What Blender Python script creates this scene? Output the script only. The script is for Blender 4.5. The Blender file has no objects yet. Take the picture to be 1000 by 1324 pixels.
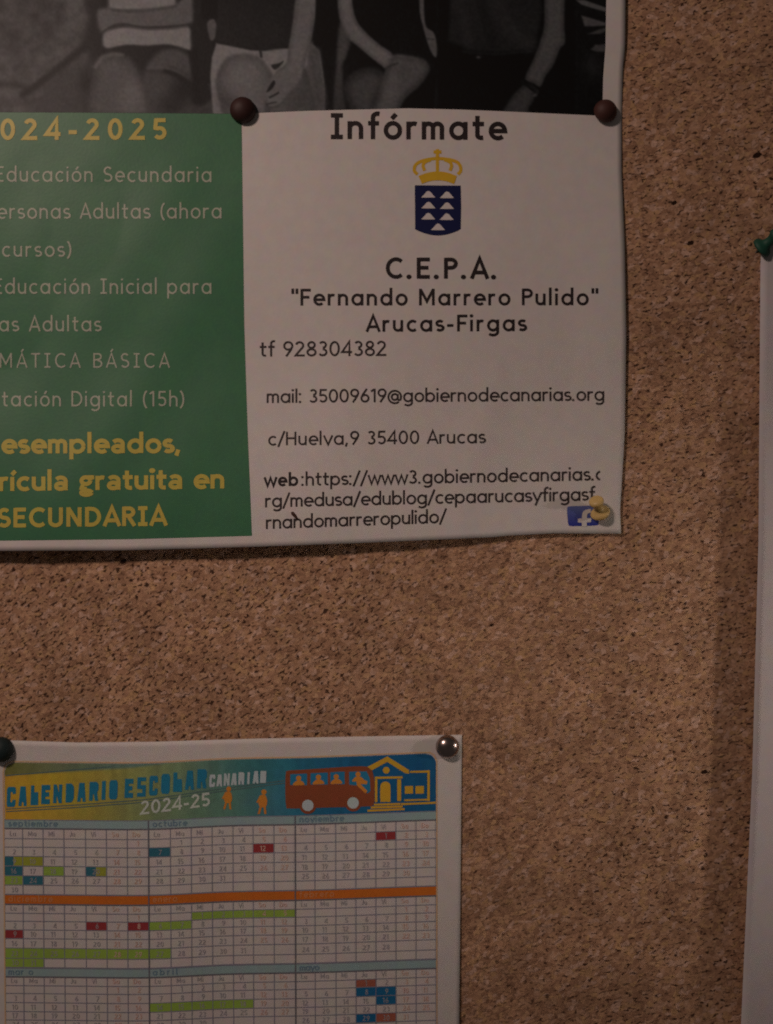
import bpy, bmesh, math, random
import numpy as np
from mathutils import Vector, Matrix

random.seed(7)
rng = np.random.default_rng(11)
scene = bpy.context.scene
COL = scene.collection

# ------------------------------------------------------------------ camera, light, exposure
S = 0.00034                      # metres on the board per unit of the 1000 x 1324 layout grid
DIST = 0.40                      # camera to board
cam_data = bpy.data.cameras.new('camera')
cam = bpy.data.objects.new('camera', cam_data)
COL.objects.link(cam)
cam.location = (0, -DIST, 0)
cam.rotation_euler = (math.radians(90), 0, 0)
cam_data.sensor_fit = 'VERTICAL'
cam_data.angle = 2 * math.atan(662 * S / DIST)
cam_data.clip_start = 0.01
cam_data.clip_end = 50
cam_data.dof.use_dof = True
cam_data.dof.focus_distance = 0.374
cam_data.dof.aperture_fstop = 2.3
scene.camera = cam

world = bpy.data.worlds.new('World')
scene.world = world
world.use_nodes = True
wn = world.node_tree.nodes['Background']
wn.inputs[0].default_value = (1.0, 0.80, 0.70, 1)
wn.inputs[1].default_value = 0.037


def lamp(name, loc, target, size, power, colour, spread=180):
    d = bpy.data.lights.new(name, 'AREA')
    d.shape = 'SQUARE'
    d.size = size
    d.energy = power
    d.color = colour
    d.spread = math.radians(spread)
    o = bpy.data.objects.new(name, d)
    COL.objects.link(o)
    o.location = loc
    o.rotation_euler = (Vector(target) - Vector(loc)).to_track_quat('-Z', 'Y').to_euler()
    return o


lamp('ceiling_lamp', (-0.48, -0.62, 0.50), (-0.05, 0, 0.0), 0.09, 0.70, (1.0, 0.725, 0.625), 90)
lamp('side_lamp', (1.10, -0.36, 0.02), (0.32, 0, -0.06), 0.05, 0.062, (1.0, 0.80, 0.68), 19)

vs = scene.view_settings
vs.view_transform = 'Standard'
vs.look = 'None'
vs.exposure = 0.0
vs.gamma = 1.0
vs.use_curve_mapping = False

scene.cycles.use_denoising = False      # a dim phone picture keeps its grain

# ------------------------------------------------------------------ helpers
def s2l(c):
    c = np.asarray(c, dtype=float) / 255.0
    return np.where(c <= 0.04045, c / 12.92, ((c + 0.055) / 1.055) ** 2.4)


WHITE = 0.76


def ink(r, g, b, ref=(118, 99, 90)):
    """printed colour: how bright it is beside the white paper next to it"""
    v = s2l((r, g, b)) / s2l(ref) * WHITE
    v = v * min(1.0, 0.80 / float(v.max()))
    return tuple(float(x) for x in np.clip(v, 0.004, 0.9))


def smooth(a, b, x):
    t = np.clip((np.asarray(x, float) - a) / (b - a), 0, 1)
    return t * t * (3 - 2 * t)


def P(px, py, h=0.0):
    """layout point + height over the cork (m) -> world"""
    k = S * (DIST - h) / DIST
    return Vector(((px - 500) * k, -h, (662 - py) * k))


def tag(o, label=None, cat=None, group=None, kind=None):
    if label: o['label'] = label
    if cat: o['category'] = cat
    if group: o['group'] = group
    if kind: o['kind'] = kind
    return o


def empty(name, loc, label, cat, group=None):
    o = bpy.data.objects.new(name, None)
    o.empty_display_size = 0.01
    COL.objects.link(o)
    o.location = loc
    return tag(o, label, cat, group)


def link(name, verts, faces, mat, parent=None, smooth_faces=False, colours=None):
    me = bpy.data.meshes.new(name)
    off = parent_origin(parent)
    me.from_pydata([tuple(Vector(v) - off) for v in verts], [], faces)
    me.materials.append(mat)
    if smooth_faces:
        me.polygons.foreach_set('use_smooth', [True] * len(me.polygons))
    if colours is not None:
        a = me.color_attributes.new('print', 'FLOAT_COLOR', 'POINT')
        c = np.ones((len(verts), 4), dtype=np.float32)
        c[:, :3] = colours
        a.data.foreach_set('color', c.ravel())
    me.update()
    o = bpy.data.objects.new(name, me)
    COL.objects.link(o)
    if parent is not None:
        o.parent = parent
    return o


def parent_origin(p):
    v = Vector((0, 0, 0))
    while p is not None:
        v += p.location
        p = p.parent
    return v


# ------------------------------------------------------------------ materials
def new_mat(name):
    m = bpy.data.materials.new(name)
    m.use_nodes = True
    nt = m.node_tree
    return m, nt, nt.nodes['Principled BSDF']


def N(nt, typ, **kw):
    n = nt.nodes.new(typ)
    for k, v in kw.items():
        setattr(n, k, v)
    return n


def paper_mat(name, colour, rough=0.55, spec=0.25, attr=False, mottle=0.05, bump=0.10, scale=900):
    m, nt, b = new_mat(name)
    tc = N(nt, 'ShaderNodeTexCoord')
    geo = N(nt, 'ShaderNodeNewGeometry')
    no = N(nt, 'ShaderNodeTexNoise')
    no.inputs['Scale'].default_value = scale
    no.inputs['Detail'].default_value = 3
    nt.links.new(geo.outputs['Position'], no.inputs['Vector'])
    no2 = N(nt, 'ShaderNodeTexNoise')
    no2.inputs['Scale'].default_value = 70
    no2.inputs['Detail'].default_value = 3
    nt.links.new(geo.outputs['Position'], no2.inputs['Vector'])
    # hue drift of the paper stock / toner, small
    hs = N(nt, 'ShaderNodeMix', data_type='RGBA', blend_type='MULTIPLY')
    hs.inputs[0].default_value = 1.0
    ramp = N(nt, 'ShaderNodeValToRGB')
    e = ramp.color_ramp.elements
    e[0].position = 0.3
    e[0].color = (1 - mottle, 1 - mottle * 1.1, 1 - mottle * 0.8, 1)
    e[1].position = 0.7
    e[1].color = (1.0, 1.0, 1 - mottle * 0.5, 1)
    mx = N(nt, 'ShaderNodeMath', operation='MULTIPLY_ADD')
    mx.inputs[1].default_value = 0.55
    nt.links.new(no.outputs[0], mx.inputs[0])
    m2 = N(nt, 'ShaderNodeMath', operation='MULTIPLY')
    m2.inputs[1].default_value = 0.45
    nt.links.new(no2.outputs[0], m2.inputs[0])
    nt.links.new(m2.outputs[0], mx.inputs[2])
    nt.links.new(mx.outputs[0], ramp.inputs[0])
    bl = N(nt, 'ShaderNodeTexNoise')
    bl.inputs['Scale'].default_value = 210
    bl.inputs['Detail'].default_value = 2
    nt.links.new(geo.outputs['Position'], bl.inputs['Vector'])
    blm = N(nt, 'ShaderNodeVectorMath', operation='MULTIPLY_ADD')
    blm.inputs[1].default_value = (0.20, 0.17, 0.22)
    blm.inputs[2].default_value = (0.88, 0.895, 0.87)
    nt.links.new(bl.outputs['Color'], blm.inputs[0])
    b2 = N(nt, 'ShaderNodeVectorMath', operation='MULTIPLY')
    nt.links.new(ramp.outputs[0], b2.inputs[0])
    nt.links.new(blm.outputs[0], b2.inputs[1])
    if attr:
        at = N(nt, 'ShaderNodeAttribute', attribute_name='print')
        nt.links.new(at.outputs['Color'], hs.inputs[6])
    else:
        hs.inputs[6].default_value = (*colour, 1)
    nt.links.new(b2.outputs[0], hs.inputs[7])
    nt.links.new(hs.outputs[2], b.inputs['Base Color'])
    b.inputs['Roughness'].default_value = rough
    b.inputs['Specular IOR Level'].default_value = spec
    bp = N(nt, 'ShaderNodeBump')
    bp.inputs['Strength'].default_value = bump
    bp.inputs['Distance'].default_value = 0.0003
    nt.links.new(no.outputs[0], bp.inputs['Height'])
    nt.links.new(bp.outputs[0], b.inputs['Normal'])
    return m


def plastic(name, colour, rough=0.35, metallic=0.0, spec=0.5, noise=0.12):
    m, nt, b = new_mat(name)
    geo = N(nt, 'ShaderNodeNewGeometry')
    no = N(nt, 'ShaderNodeTexNoise')
    no.inputs['Scale'].default_value = 500
    no.inputs['Detail'].default_value = 4
    nt.links.new(geo.outputs['Position'], no.inputs['Vector'])
    mx = N(nt, 'ShaderNodeMix', data_type='RGBA')
    mx.inputs[6].default_value = (*[c * (1 - noise) for c in colour], 1)
    mx.inputs[7].default_value = (*[min(1, c * (1 + noise)) for c in colour], 1)
    nt.links.new(no.outputs[0], mx.inputs[0])
    nt.links.new(mx.outputs[2], b.inputs['Base Color'])
    rr = N(nt, 'ShaderNodeMapRange')
    rr.inputs[3].default_value = rough * 0.85
    rr.inputs[4].default_value = rough * 1.2
    nt.links.new(no.outputs[0], rr.inputs[0])
    nt.links.new(rr.outputs[0], b.inputs['Roughness'])
    b.inputs['Metallic'].default_value = metallic
    b.inputs['Specular IOR Level'].default_value = spec
    return m


def cork_mat():
    m, nt, b = new_mat('cork')
    L = nt.links.new
    geo = N(nt, 'ShaderNodeNewGeometry')
    sep = N(nt, 'ShaderNodeSeparateXYZ')
    L(geo.outputs['Position'], sep.inputs[0])
    # work in the plane of the board: (x, z)
    pl = N(nt, 'ShaderNodeCombineXYZ')
    L(sep.outputs['X'], pl.inputs['X'])
    L(sep.outputs['Z'], pl.inputs['Y'])
    # warp so that the granules are irregular
    wnz = N(nt, 'ShaderNodeTexNoise')
    wnz.inputs['Scale'].default_value = 420
    wnz.inputs['Detail'].default_value = 2
    L(pl.outputs[0], wnz.inputs['Vector'])
    ws = N(nt, 'ShaderNodeVectorMath', operation='SUBTRACT')
    ws.inputs[1].default_value = (0.5, 0.5, 0.5)
    L(wnz.outputs['Color'], ws.inputs[0])
    wm = N(nt, 'ShaderNodeVectorMath', operation='SCALE')
    wm.inputs['Scale'].default_value = 0.0024
    L(ws.outputs[0], wm.inputs[0])
    wp = N(nt, 'ShaderNodeVectorMath', operation='ADD')
    L(pl.outputs[0], wp.inputs[0])
    L(wm.outputs[0], wp.inputs[1])

    def mapped(rot, sx, sy, src):
        m1 = N(nt, 'ShaderNodeMapping')
        m1.inputs['Rotation'].default_value = (0, 0, math.radians(rot))
        L(src, m1.inputs['Vector'])
        mp = N(nt, 'ShaderNodeMapping')
        mp.inputs['Scale'].default_value = (sx, sy, 1)
        L(m1.outputs[0], mp.inputs['Vector'])
        return mp.outputs[0]

    # granule cells
    vg = N(nt, 'ShaderNodeTexVoronoi', feature='F1', voronoi_dimensions='2D')
    vg.inputs['Scale'].default_value = 1
    L(mapped(-30, 420, 560, wp.outputs[0]), vg.inputs['Vector'])
    ve = N(nt, 'ShaderNodeTexVoronoi', feature='DISTANCE_TO_EDGE', voronoi_dimensions='2D')
    ve.inputs['Scale'].default_value = 1
    L(mapped(-30, 420, 560, wp.outputs[0]), ve.inputs['Vector'])
    vs_ = N(nt, 'ShaderNodeSeparateColor')
    L(vg.outputs['Color'], vs_.inputs[0])
    ramp = N(nt, 'ShaderNodeValToRGB')
    cr = ramp.color_ramp
    cr.elements[0].position = 0.0
    cr.elements[0].color = (0.30, 0.176, 0.108, 1)
    cr.elements[1].position = 1.0
    cr.elements[1].color = (0.56, 0.385, 0.29, 1)
    for p, c in ((0.22, (0.375, 0.225, 0.142)), (0.48, (0.435, 0.268, 0.160)), (0.62, (0.45, 0.288, 0.198)), (0.82, (0.46, 0.292, 0.155)), (0.93, (0.49, 0.332, 0.245))):
        el = cr.elements.new(p)
        el.color = (*c, 1)
    L(vs_.outputs[0], ramp.inputs[0])
    # finer flakes inside granules
    vf = N(nt, 'ShaderNodeTexVoronoi', feature='F1', voronoi_dimensions='2D')
    vf.inputs['Scale'].default_value = 1
    L(mapped(-20, 900, 1500, wp.outputs[0]), vf.inputs['Vector'])
    vfs = N(nt, 'ShaderNodeSeparateColor')
    L(vf.outputs['Color'], vfs.inputs[0])
    fr = N(nt, 'ShaderNodeMapRange')
    fr.inputs[3].default_value = 0.80
    fr.inputs[4].default_value = 1.17
    L(vfs.outputs[1], fr.inputs[0])
    c1 = N(nt, 'ShaderNodeVectorMath', operation='SCALE')
    L(ramp.outputs[0], c1.inputs[0])
    L(fr.outputs[0], c1.inputs['Scale'])
    # broad tonal drift over the sheet
    nb = N(nt, 'ShaderNodeTexNoise')
    nb.inputs['Scale'].default_value = 45
    nb.inputs['Detail'].default_value = 4
    L(pl.outputs[0], nb.inputs['Vector'])
    br = N(nt, 'ShaderNodeMapRange')
    br.inputs[1].default_value = 0.3
    br.inputs[2].default_value = 0.7
    br.inputs[3].default_value = 1.02
    br.inputs[4].default_value = 1.42
    L(nb.outputs[0], br.inputs[0])
    c2 = N(nt, 'ShaderNodeVectorMath', operation='SCALE')
    L(c1.outputs[0], c2.inputs[0])
    L(br.outputs[0], c2.inputs['Scale'])
    # dark bark slivers: two directions, diagonal at the left, level at the right
    def slivers(rot, sx, sy, lo, hi, offset):
        nz = N(nt, 'ShaderNodeTexNoise', noise_dimensions='3D')
        nz.inputs['Scale'].default_value = 1
        nz.inputs['Detail'].default_value = 1.5
        nz.inputs['Roughness'].default_value = 0.55
        src = mapped(rot, sx, sy, wp.outputs[0])
        ad = N(nt, 'ShaderNodeVectorMath', operation='ADD')
        ad.inputs[1].default_value = (offset, offset * 1.7, offset * 0.3)
        L(src, ad.inputs[0])
        L(ad.outputs[0], nz.inputs['Vector'])
        mr = N(nt, 'ShaderNodeMapRange', interpolation_type='SMOOTHSTEP')
        mr.inputs[1].default_value = lo
        mr.inputs[2].default_value = hi
        L(nz.outputs[0], mr.inputs[0])
        return mr.outputs[0]

    sa = slivers(-33, 440, 900, 0.562, 0.65, 3.1)
    sb = slivers(-14, 400, 1000, 0.578, 0.67, 9.7)
    mixx = N(nt, 'ShaderNodeMapRange', interpolation_type='SMOOTHSTEP')
    mixx.inputs[1].default_value = -0.02
    mixx.inputs[2].default_value = 0.10
    L(sep.outputs['X'], mixx.inputs[0])
    sm = N(nt, 'ShaderNodeMix', data_type='FLOAT')
    L(mixx.outputs[0], sm.inputs[0])
    L(sa, sm.inputs[2])
    L(sb, sm.inputs[3])
    # gaps between granules, patchy; their thin shadows are mixed into the colour
    gap = N(nt, 'ShaderNodeMapRange', interpolation_type='SMOOTHSTEP')
    gap.inputs[1].default_value = 0.0
    gap.inputs[2].default_value = 0.07
    gap.inputs[3].default_value = 1.0
    gap.inputs[4].default_value = 0.0
    L(ve.outputs['Distance'], gap.inputs[0])
    gp = slivers(0, 260, 260, 0.50, 0.62, 21.3)
    gm = N(nt, 'ShaderNodeMath', operation='MULTIPLY')
    L(gap.outputs[0], gm.inputs[0])
    L(gp, gm.inputs[1])
    gs = N(nt, 'ShaderNodeMath', operation='MULTIPLY')
    gs.inputs[1].default_value = 0.62
    L(gm.outputs[0], gs.inputs[0])
    dk = N(nt, 'ShaderNodeMath', operation='MAXIMUM')
    L(sm.outputs[0], dk.inputs[0])
    L(gs.outputs[0], dk.inputs[1])
    cm = N(nt, 'ShaderNodeMix', data_type='RGBA')
    dkc = N(nt, 'ShaderNodeMath', operation='MULTIPLY')
    dkc.inputs[1].default_value = 0.90
    L(dk.outputs[0], dkc.inputs[0])
    L(dkc.outputs[0], cm.inputs[0])
    L(c2.outputs[0], cm.inputs[6])
    cm.inputs[7].default_value = (0.030, 0.012, 0.008, 1)
    L(cm.outputs[2], b.inputs['Base Color'])
    b.inputs['Roughness'].default_value = 0.85
    b.inputs['Specular IOR Level'].default_value = 0.15
    # relief
    hgt = N(nt, 'ShaderNodeMath', operation='MULTIPLY_ADD')
    L(vfs.outputs[1], hgt.inputs[0])
    hgt.inputs[1].default_value = 0.35
    inv = N(nt, 'ShaderNodeMath', operation='MULTIPLY_ADD')
    L(dk.outputs[0], inv.inputs[0])
    inv.inputs[1].default_value = -1.0
    L(vs_.outputs[2], inv.inputs[2])
    L(inv.outputs[0], hgt.inputs[2])
    bp = N(nt, 'ShaderNodeBump')
    bp.inputs['Strength'].default_value = 0.5
    bp.inputs['Distance'].default_value = 0.00045
    L(hgt.outputs[0], bp.inputs['Height'])
    L(bp.outputs[0], b.inputs['Normal'])
    return m


MAT = {}
MAT['cork'] = cork_mat()
MAT['hole'] = plastic('pin_hole_brown', (0.035, 0.018, 0.012), 0.9, spec=0.1)
MAT['paper'] = paper_mat('white_paper', (WHITE, WHITE * 0.985, WHITE * 0.965))
MAT['paper_grey'] = paper_mat('greyish_paper', (0.66, 0.645, 0.665), rough=0.6)
MAT['print'] = paper_mat('printed_ink', (0.5, 0.5, 0.5), attr=True, rough=0.5, spec=0.2, mottle=0.10)
MAT['green'] = paper_mat('green_ink', ink(36, 60, 39, (124, 107, 99)), rough=0.43, spec=0.27, mottle=0.16)
MAT['black'] = paper_mat('black_ink', (0.030, 0.024, 0.026), rough=0.5, mottle=0.1)
MAT['black_soft'] = paper_mat('thin_black_ink', (0.050, 0.042, 0.043), rough=0.5, mottle=0.1)
MAT['pale'] = paper_mat('pale_reversed_lettering', (0.47, 0.53, 0.43), rough=0.42, mottle=0.08)
MAT['yellow'] = paper_mat('yellow_ink', (0.64, 0.555, 0.115), rough=0.42, mottle=0.1)
MAT['gold'] = paper_mat('gold_ink', ink(128, 90, 18, (124, 106, 98)), rough=0.45, mottle=0.12)
MAT['navy'] = paper_mat('navy_ink', (0.009, 0.015, 0.085), rough=0.45, mottle=0.1)
MAT['badge'] = paper_mat('badge_blue_ink', ink(46, 50, 88), attr=True, rough=0.45, mottle=0.1)
MAT['bar_blue'] = paper_mat('pale_blue_ink', ink(81, 85, 79, (112, 97, 88)), rough=0.5, mottle=0.1)
MAT['bar_orange'] = paper_mat('orange_ink', ink(150, 72, 22, (118, 101, 91)), rough=0.5, mottle=0.14)
MAT['grid'] = paper_mat('grid_ink', ink(56, 48, 46, (108, 91, 80)), rough=0.5)
MAT['grid_soft'] = paper_mat('thin_grid_ink', ink(70, 61, 60, (108, 91, 80)), rough=0.5)
MAT['number'] = paper_mat('grey_number_ink', ink(88, 75, 69, (108, 91, 80)), rough=0.5, mottle=0.2)
MAT['number_soft'] = paper_mat('peach_number_ink', ink(118, 86, 70, (108, 91, 80)), rough=0.5, mottle=0.1)
MAT['month_text'] = paper_mat('blue_month_ink', ink(54, 60, 60, (108, 91, 80)), rough=0.5)
MAT['month_text_pale'] = paper_mat('pale_orange_month_ink', ink(160, 92, 52, (108, 91, 80)), rough=0.5)
MAT['border'] = paper_mat('tan_border_ink', ink(132, 96, 66, (108, 91, 80)), rough=0.5)
MAT['cell_green'] = paper_mat('leaf_green_ink', ink(82, 90, 33, (112, 97, 88)), rough=0.5, mottle=0.15)
MAT['cell_olive'] = paper_mat('olive_ink', ink(84, 76, 22, (108, 91, 80)), rough=0.5, mottle=0.15)
MAT['cell_teal'] = paper_mat('teal_ink', ink(26, 51, 53, (108, 91, 80)), rough=0.5, mottle=0.15)
MAT['cell_red'] = paper_mat('red_ink', ink(82, 24, 22, (108, 91, 80)), rough=0.5, mottle=0.15)
MAT['cell_brick'] = paper_mat('brick_ink', ink(88, 42, 29, (108, 91, 80)), rough=0.5, mottle=0.15)
MAT['cell_blue'] = paper_mat('blue_ink', ink(14, 50, 68, (112, 97, 88)), rough=0.5, mottle=0.15)
MAT['letter_blue'] = paper_mat('letter_blue_ink', ink(18, 60, 72, (112, 97, 88)), rough=0.5, mottle=0.15)
MAT['letter_white'] = paper_mat('letter_white', ink(112, 106, 96, (108, 91, 80)), rough=0.5)
MAT['letter_pale'] = paper_mat('letter_pale', ink(112, 104, 88, (108, 91, 80)), rough=0.5)
MAT['bus'] = paper_mat('bus_brown_ink', ink(76, 34, 18, (112, 97, 88)), rough=0.5, mottle=0.12)
MAT['school'] = paper_mat('amber_ink', ink(140, 96, 24, (108, 91, 80)), rough=0.5, mottle=0.1)
MAT['child'] = paper_mat('child_orange_ink', ink(142, 80, 26, (108, 91, 80)), rough=0.5, mottle=0.1)
MAT['dark_blue'] = paper_mat('window_blue_ink', ink(18, 54, 66, (108, 91, 80)), rough=0.5)
MAT['swoosh'] = paper_mat('dark_teal_line_ink', ink(44, 50, 44, (108, 91, 80)), rough=0.5)
MAT['pin_brown'] = plastic('brown_plastic', (0.034, 0.009, 0.007), 0.6)
MAT['pin_brown_light'] = plastic('red_brown_plastic', (0.062, 0.020, 0.015), 0.62)
MAT['pin_dark'] = plastic('blue_black_plastic', (0.009, 0.027, 0.029), 0.6)
MAT['steel'] = plastic('dull_steel', (0.42, 0.36, 0.34), 0.24, metallic=1.0)
MAT['pin_yellow'] = plastic('yellow_plastic', (0.68, 0.50, 0.19), 0.45)
MAT['pin_green'] = plastic('green_plastic', (0.010, 0.085, 0.055), 0.6)
MAT['needle'] = plastic('needle_steel', (0.35, 0.33, 0.32), 0.3, metallic=1.0)
MAT['splinter'] = plastic('dark_splinter', (0.07, 0.035, 0.025), 0.8, spec=0.2)

# ------------------------------------------------------------------ cork board
def box_mesh(x0, x1, z0, z1, y0, y1):
    v = [(x0, y0, z0), (x1, y0, z0), (x1, y0, z1), (x0, y0, z1), (x0, y1, z0), (x1, y1, z0), (x1, y1, z1), (x0, y1, z1)]
    f = [(0, 1, 2, 3), (5, 4, 7, 6), (4, 0, 3, 7), (1, 5, 6, 2), (3, 2, 6, 7), (4, 5, 1, 0)]
    return v, f


v, f = box_mesh(-0.62, 0.62, -0.70, 0.60, 0.0, 0.012)
board = link('cork_board', v, f, MAT['cork'])
tag(board, 'brown granulated cork notice board behind all the pinned papers', 'notice board')
for (px, py, r) in ((893, 314, 4.2), (911, 998, 3.6), (979, 201, 5.0), (160, 726, 4.0), (872, 262, 3.2), (636, 808, 2.4)):
    vs_, n = [], 11
    for i in range(n):
        a = 2 * math.pi * i / n
        rr = r * random.uniform(0.75, 1.1)
        p = P(px + rr * 1.25 * math.cos(a), py + rr * 0.8 * math.sin(a) - 0.3 * rr * math.cos(a))
        vs_.append((p.x, -0.00012, p.z))
    c = P(px, py)
    vs_.append((c.x, -0.00005, c.z))
    link('pin_hole', vs_, [(i, (i + 1) % n, n) for i in range(n)][::1], MAT['hole'], board)

# ------------------------------------------------------------------ sheets: lift of the paper over the cork (metres)
def gauss(px, py, cx, cy, r):
    return np.exp(-(((px - cx) ** 2 + (py - cy) ** 2) / (r * r)))


def lift_poster(px, py):
    px = np.asarray(px, float); py = np.asarray(py, float)
    bottom = smooth(430, 712, py)
    prof = np.interp(px, [-300, 0, 300, 500, 650, 730, 772, 806], [7.0, 6.6, 6.0, 5.0, 2.8, 1.2, 0.5, 1.2])
    h = 0.5 + bottom * prof
    h += 0.35 * np.sin(px / 60.0 + py / 95.0) * smooth(150, 320, py)
    h += 0.22 * np.sin(px / 34.0 - py / 50.0 + 1.0) * (1 - smooth(260, 420, px)) * smooth(150, 230, py)
    h += 0.16 * np.sin(px / 21.0 + py / 31.0 + 2.0) * (1 - smooth(220, 330, px)) * smooth(150, 260, py)
    h += 0.5 * np.sin((px - 330) / 75.0) * smooth(160, 300, py) * (1 - smooth(520, 700, py)) * smooth(320, 420, px)
    h += 0.30 * np.sin(px / 27.0 + py / 120.0) * smooth(330, 430, px) * smooth(200, 420, py) * (0.5 + 0.5 * np.sin(py / 83.0))
    h += 0.45 * np.exp(-((px - 640 + (py - 500) * 0.25) / 22.0) ** 2) * smooth(380, 560, py)
    h += 0.35 * np.exp(-((px - 430 - (py - 500) * 0.4) / 16.0) ** 2) * smooth(440, 600, py)
    edge = smooth(690, 808, px)
    h += edge * (1.7 * gauss(px, py, 808, 400, 150) + 1.2 * gauss(px, py, 808, 20, 70))
    h -= 0.2 * gauss(px, py, 783, 143, 40)
    h = h + 1.2 * (1 - smooth(-40, 90, py)) * 0.3
    return np.maximum(h, 0.3) * 1e-3


def lift_cal(px, py):
    px = np.asarray(px, float); py = np.asarray(py, float)
    away = smooth(965, 1090, py)
    h = 0.5 + away * (0.9 * np.exp(-((px - 215) / 55.0) ** 2) + 0.5 * np.sin(px / 62.0) + 0.5)
    h += 0.9 * smooth(1100, 1500, py)
    h += 0.18 * np.sin(px / 17.0 + py / 200.0) * away
    h += 0.25 * np.sin(px / 45.0 + 0.5) * (1 - away) ** 2
    return np.maximum(h, 0.3) * 1e-3


def lift_side(px, py):
    px = np.asarray(px, float); py = np.asarray(py, float)
    h = 0.8 + 4.9 * smooth(318, 470, py) * (1 - smooth(1020, 1400, px)) + 0.6 * smooth(560, 1300, py)
    return np.maximum(h, 0.3) * 1e-3


LAYER = 0.00009


def place(lift, px, py, layer=0):
    h = float(lift(px, py)) + layer * LAYER
    return P(px, py, h)


def grid_print(name, U, V, fx, fy, lift, layer, mat, parent, colour_fn=None, sheet=False):
    """curved patch: (u, v) in 0..1 -> layout point through fx, fy"""
    uu, vv = np.meshgrid(np.linspace(0, 1, U), np.linspace(0, 1, V))
    px = fx(uu, vv); py = fy(uu, vv, px) if callable(fy) else vv
    px = fx(uu, vv, py) if fx.__code__.co_argcount == 3 else px
    h = lift(px, py) + layer * LAYER
    k = S * (DIST - h) / DIST
    verts = np.stack([(px - 500) * k, -h, (662 - py) * k], -1).reshape(-1, 3)
    idx = np.arange(U * V).reshape(V, U)
    a = idx[:-1, :-1].ravel(); b = idx[1:, :-1].ravel(); c = idx[1:, 1:].ravel(); d = idx[:-1, 1:].ravel()
    faces = np.stack([a, b, c, d], -1).tolist()
    cols = colour_fn(px.ravel(), py.ravel()) if colour_fn else None
    o = link(name, verts.tolist(), faces, mat, parent, True, cols)
    if sheet:
        md = o.modifiers.new('thickness', 'SOLIDIFY')
        md.thickness = 0.00011
        md.offset = -1.0
    return o


def poly(name, shapes, lift, layer, mat, parent):
    """flat printed shapes (lists of layout points), one mesh; each shape a hair above the one before"""
    verts, faces = [], []
    for k, pts in enumerate(shapes):
        b0 = len(verts)
        for (x, y) in pts:
            verts.append(place(lift, x, y, layer + 0.02 * (k % 12)))
        faces.append(list(range(b0, len(verts))))
    me_v = verts
    bm = bmesh.new()
    bv = [bm.verts.new(v) for v in me_v]
    for fc in faces:
        try:
            bm.faces.new([bv[i] for i in fc])
        except ValueError:
            pass
    bmesh.ops.triangulate(bm, faces=bm.faces[:])
    bm.normal_update()
    for fc in bm.faces:
        if fc.normal.y > 0:
            fc.normal_flip()
    vv = [v.co.copy() for v in bm.verts]
    bm.verts.index_update()
    ff = [[v.index for v in fc.verts] for fc in bm.faces]
    bm.free()
    return link(name, vv, ff, mat, parent)


def ribbon(pts, w, closed=False):
    """thick polyline -> list of quads (layout points)"""
    pts = [Vector((p[0], p[1])) for p in pts]
    n = len(pts)
    L_, R_ = [], []
    for i in range(n):
        if closed:
            d0 = (pts[i] - pts[i - 1]); d1 = (pts[(i + 1) % n] - pts[i])
        else:
            d0 = pts[i] - pts[i - 1] if i > 0 else pts[1] - pts[0]
            d1 = pts[i + 1] - pts[i] if i < n - 1 else pts[-1] - pts[-2]
        d0 = d0.normalized(); d1 = d1.normalized()
        n0 = Vector((-d0.y, d0.x)); n1 = Vector((-d1.y, d1.x))
        m = (n0 + n1)
        if m.length < 1e-6: m = n0.copy()
        m.normalize()
        k = min(1.0 / max(m.dot(n0), 0.35), 2.2)
        L_.append(pts[i] + m * (w / 2 * k)); R_.append(pts[i] - m * (w / 2 * k))
    return L_, R_


def ribbons(name, lines, w, lift, layer, mat, parent, closed=False):
    verts, faces = [], []
    for q, pts in enumerate(lines):
        L_, R_ = ribbon(pts, w, closed)
        b0 = len(verts); n = len(L_)
        for a, b in zip(L_, R_):
            verts.append(place(lift, a.x, a.y, layer + 0.03 * (q % 9)))
            verts.append(place(lift, b.x, b.y, layer + 0.03 * (q % 9)))
        for i in range(n if closed else n - 1):
            j = (i + 1) % n
            faces.append((b0 + 2 * i, b0 + 2 * i + 1, b0 + 2 * j + 1, b0 + 2 * j))
    return link(name, verts, faces, mat, parent)


def catmull(pts, n=6, closed=True):
    out = []
    m = len(pts)
    rngi = range(m) if closed else range(m - 1)
    for i in rngi:
        g = (lambda j: pts[j % m]) if closed else (lambda j: pts[min(max(j, 0), m - 1)])
        p0, p1, p2, p3 = g(i - 1), g(i), g(i + 1), g(i + 2)
        for k in range(n):
            t = k / n
            out.append(tuple(0.5 * (2 * p1[c] + (p2[c] - p0[c]) * t + (2 * p0[c] - 5 * p1[c] + 4 * p2[c] - p3[c]) * t * t + (3 * p1[c] - p0[c] - 3 * p2[c] + p3[c]) * t ** 3) for c in (0, 1)))
    if not closed: out.append(tuple(pts[-1]))
    return out


def circle(cx, cy, rx, ry=None, n=20):
    ry = ry or rx
    return [(cx + rx * math.cos(2 * math.pi * i / n), cy + ry * math.sin(2 * math.pi * i / n)) for i in range(n)]


# ------------------------------------------------------------------ a drawn sans lettering: strokes, cap height 1, y up
X = 0.70
ARC = 9


def arc(cx, cy, rx, ry, a0, a1):
    n = max(3, int(abs(a1 - a0) / 360 * ARC * 2.4) + 1)
    return [(cx + rx * math.cos(math.radians(a0 + (a1 - a0) * i / n)), cy + ry * math.sin(math.radians(a0 + (a1 - a0) * i / n))) for i in range(n + 1)]


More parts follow.
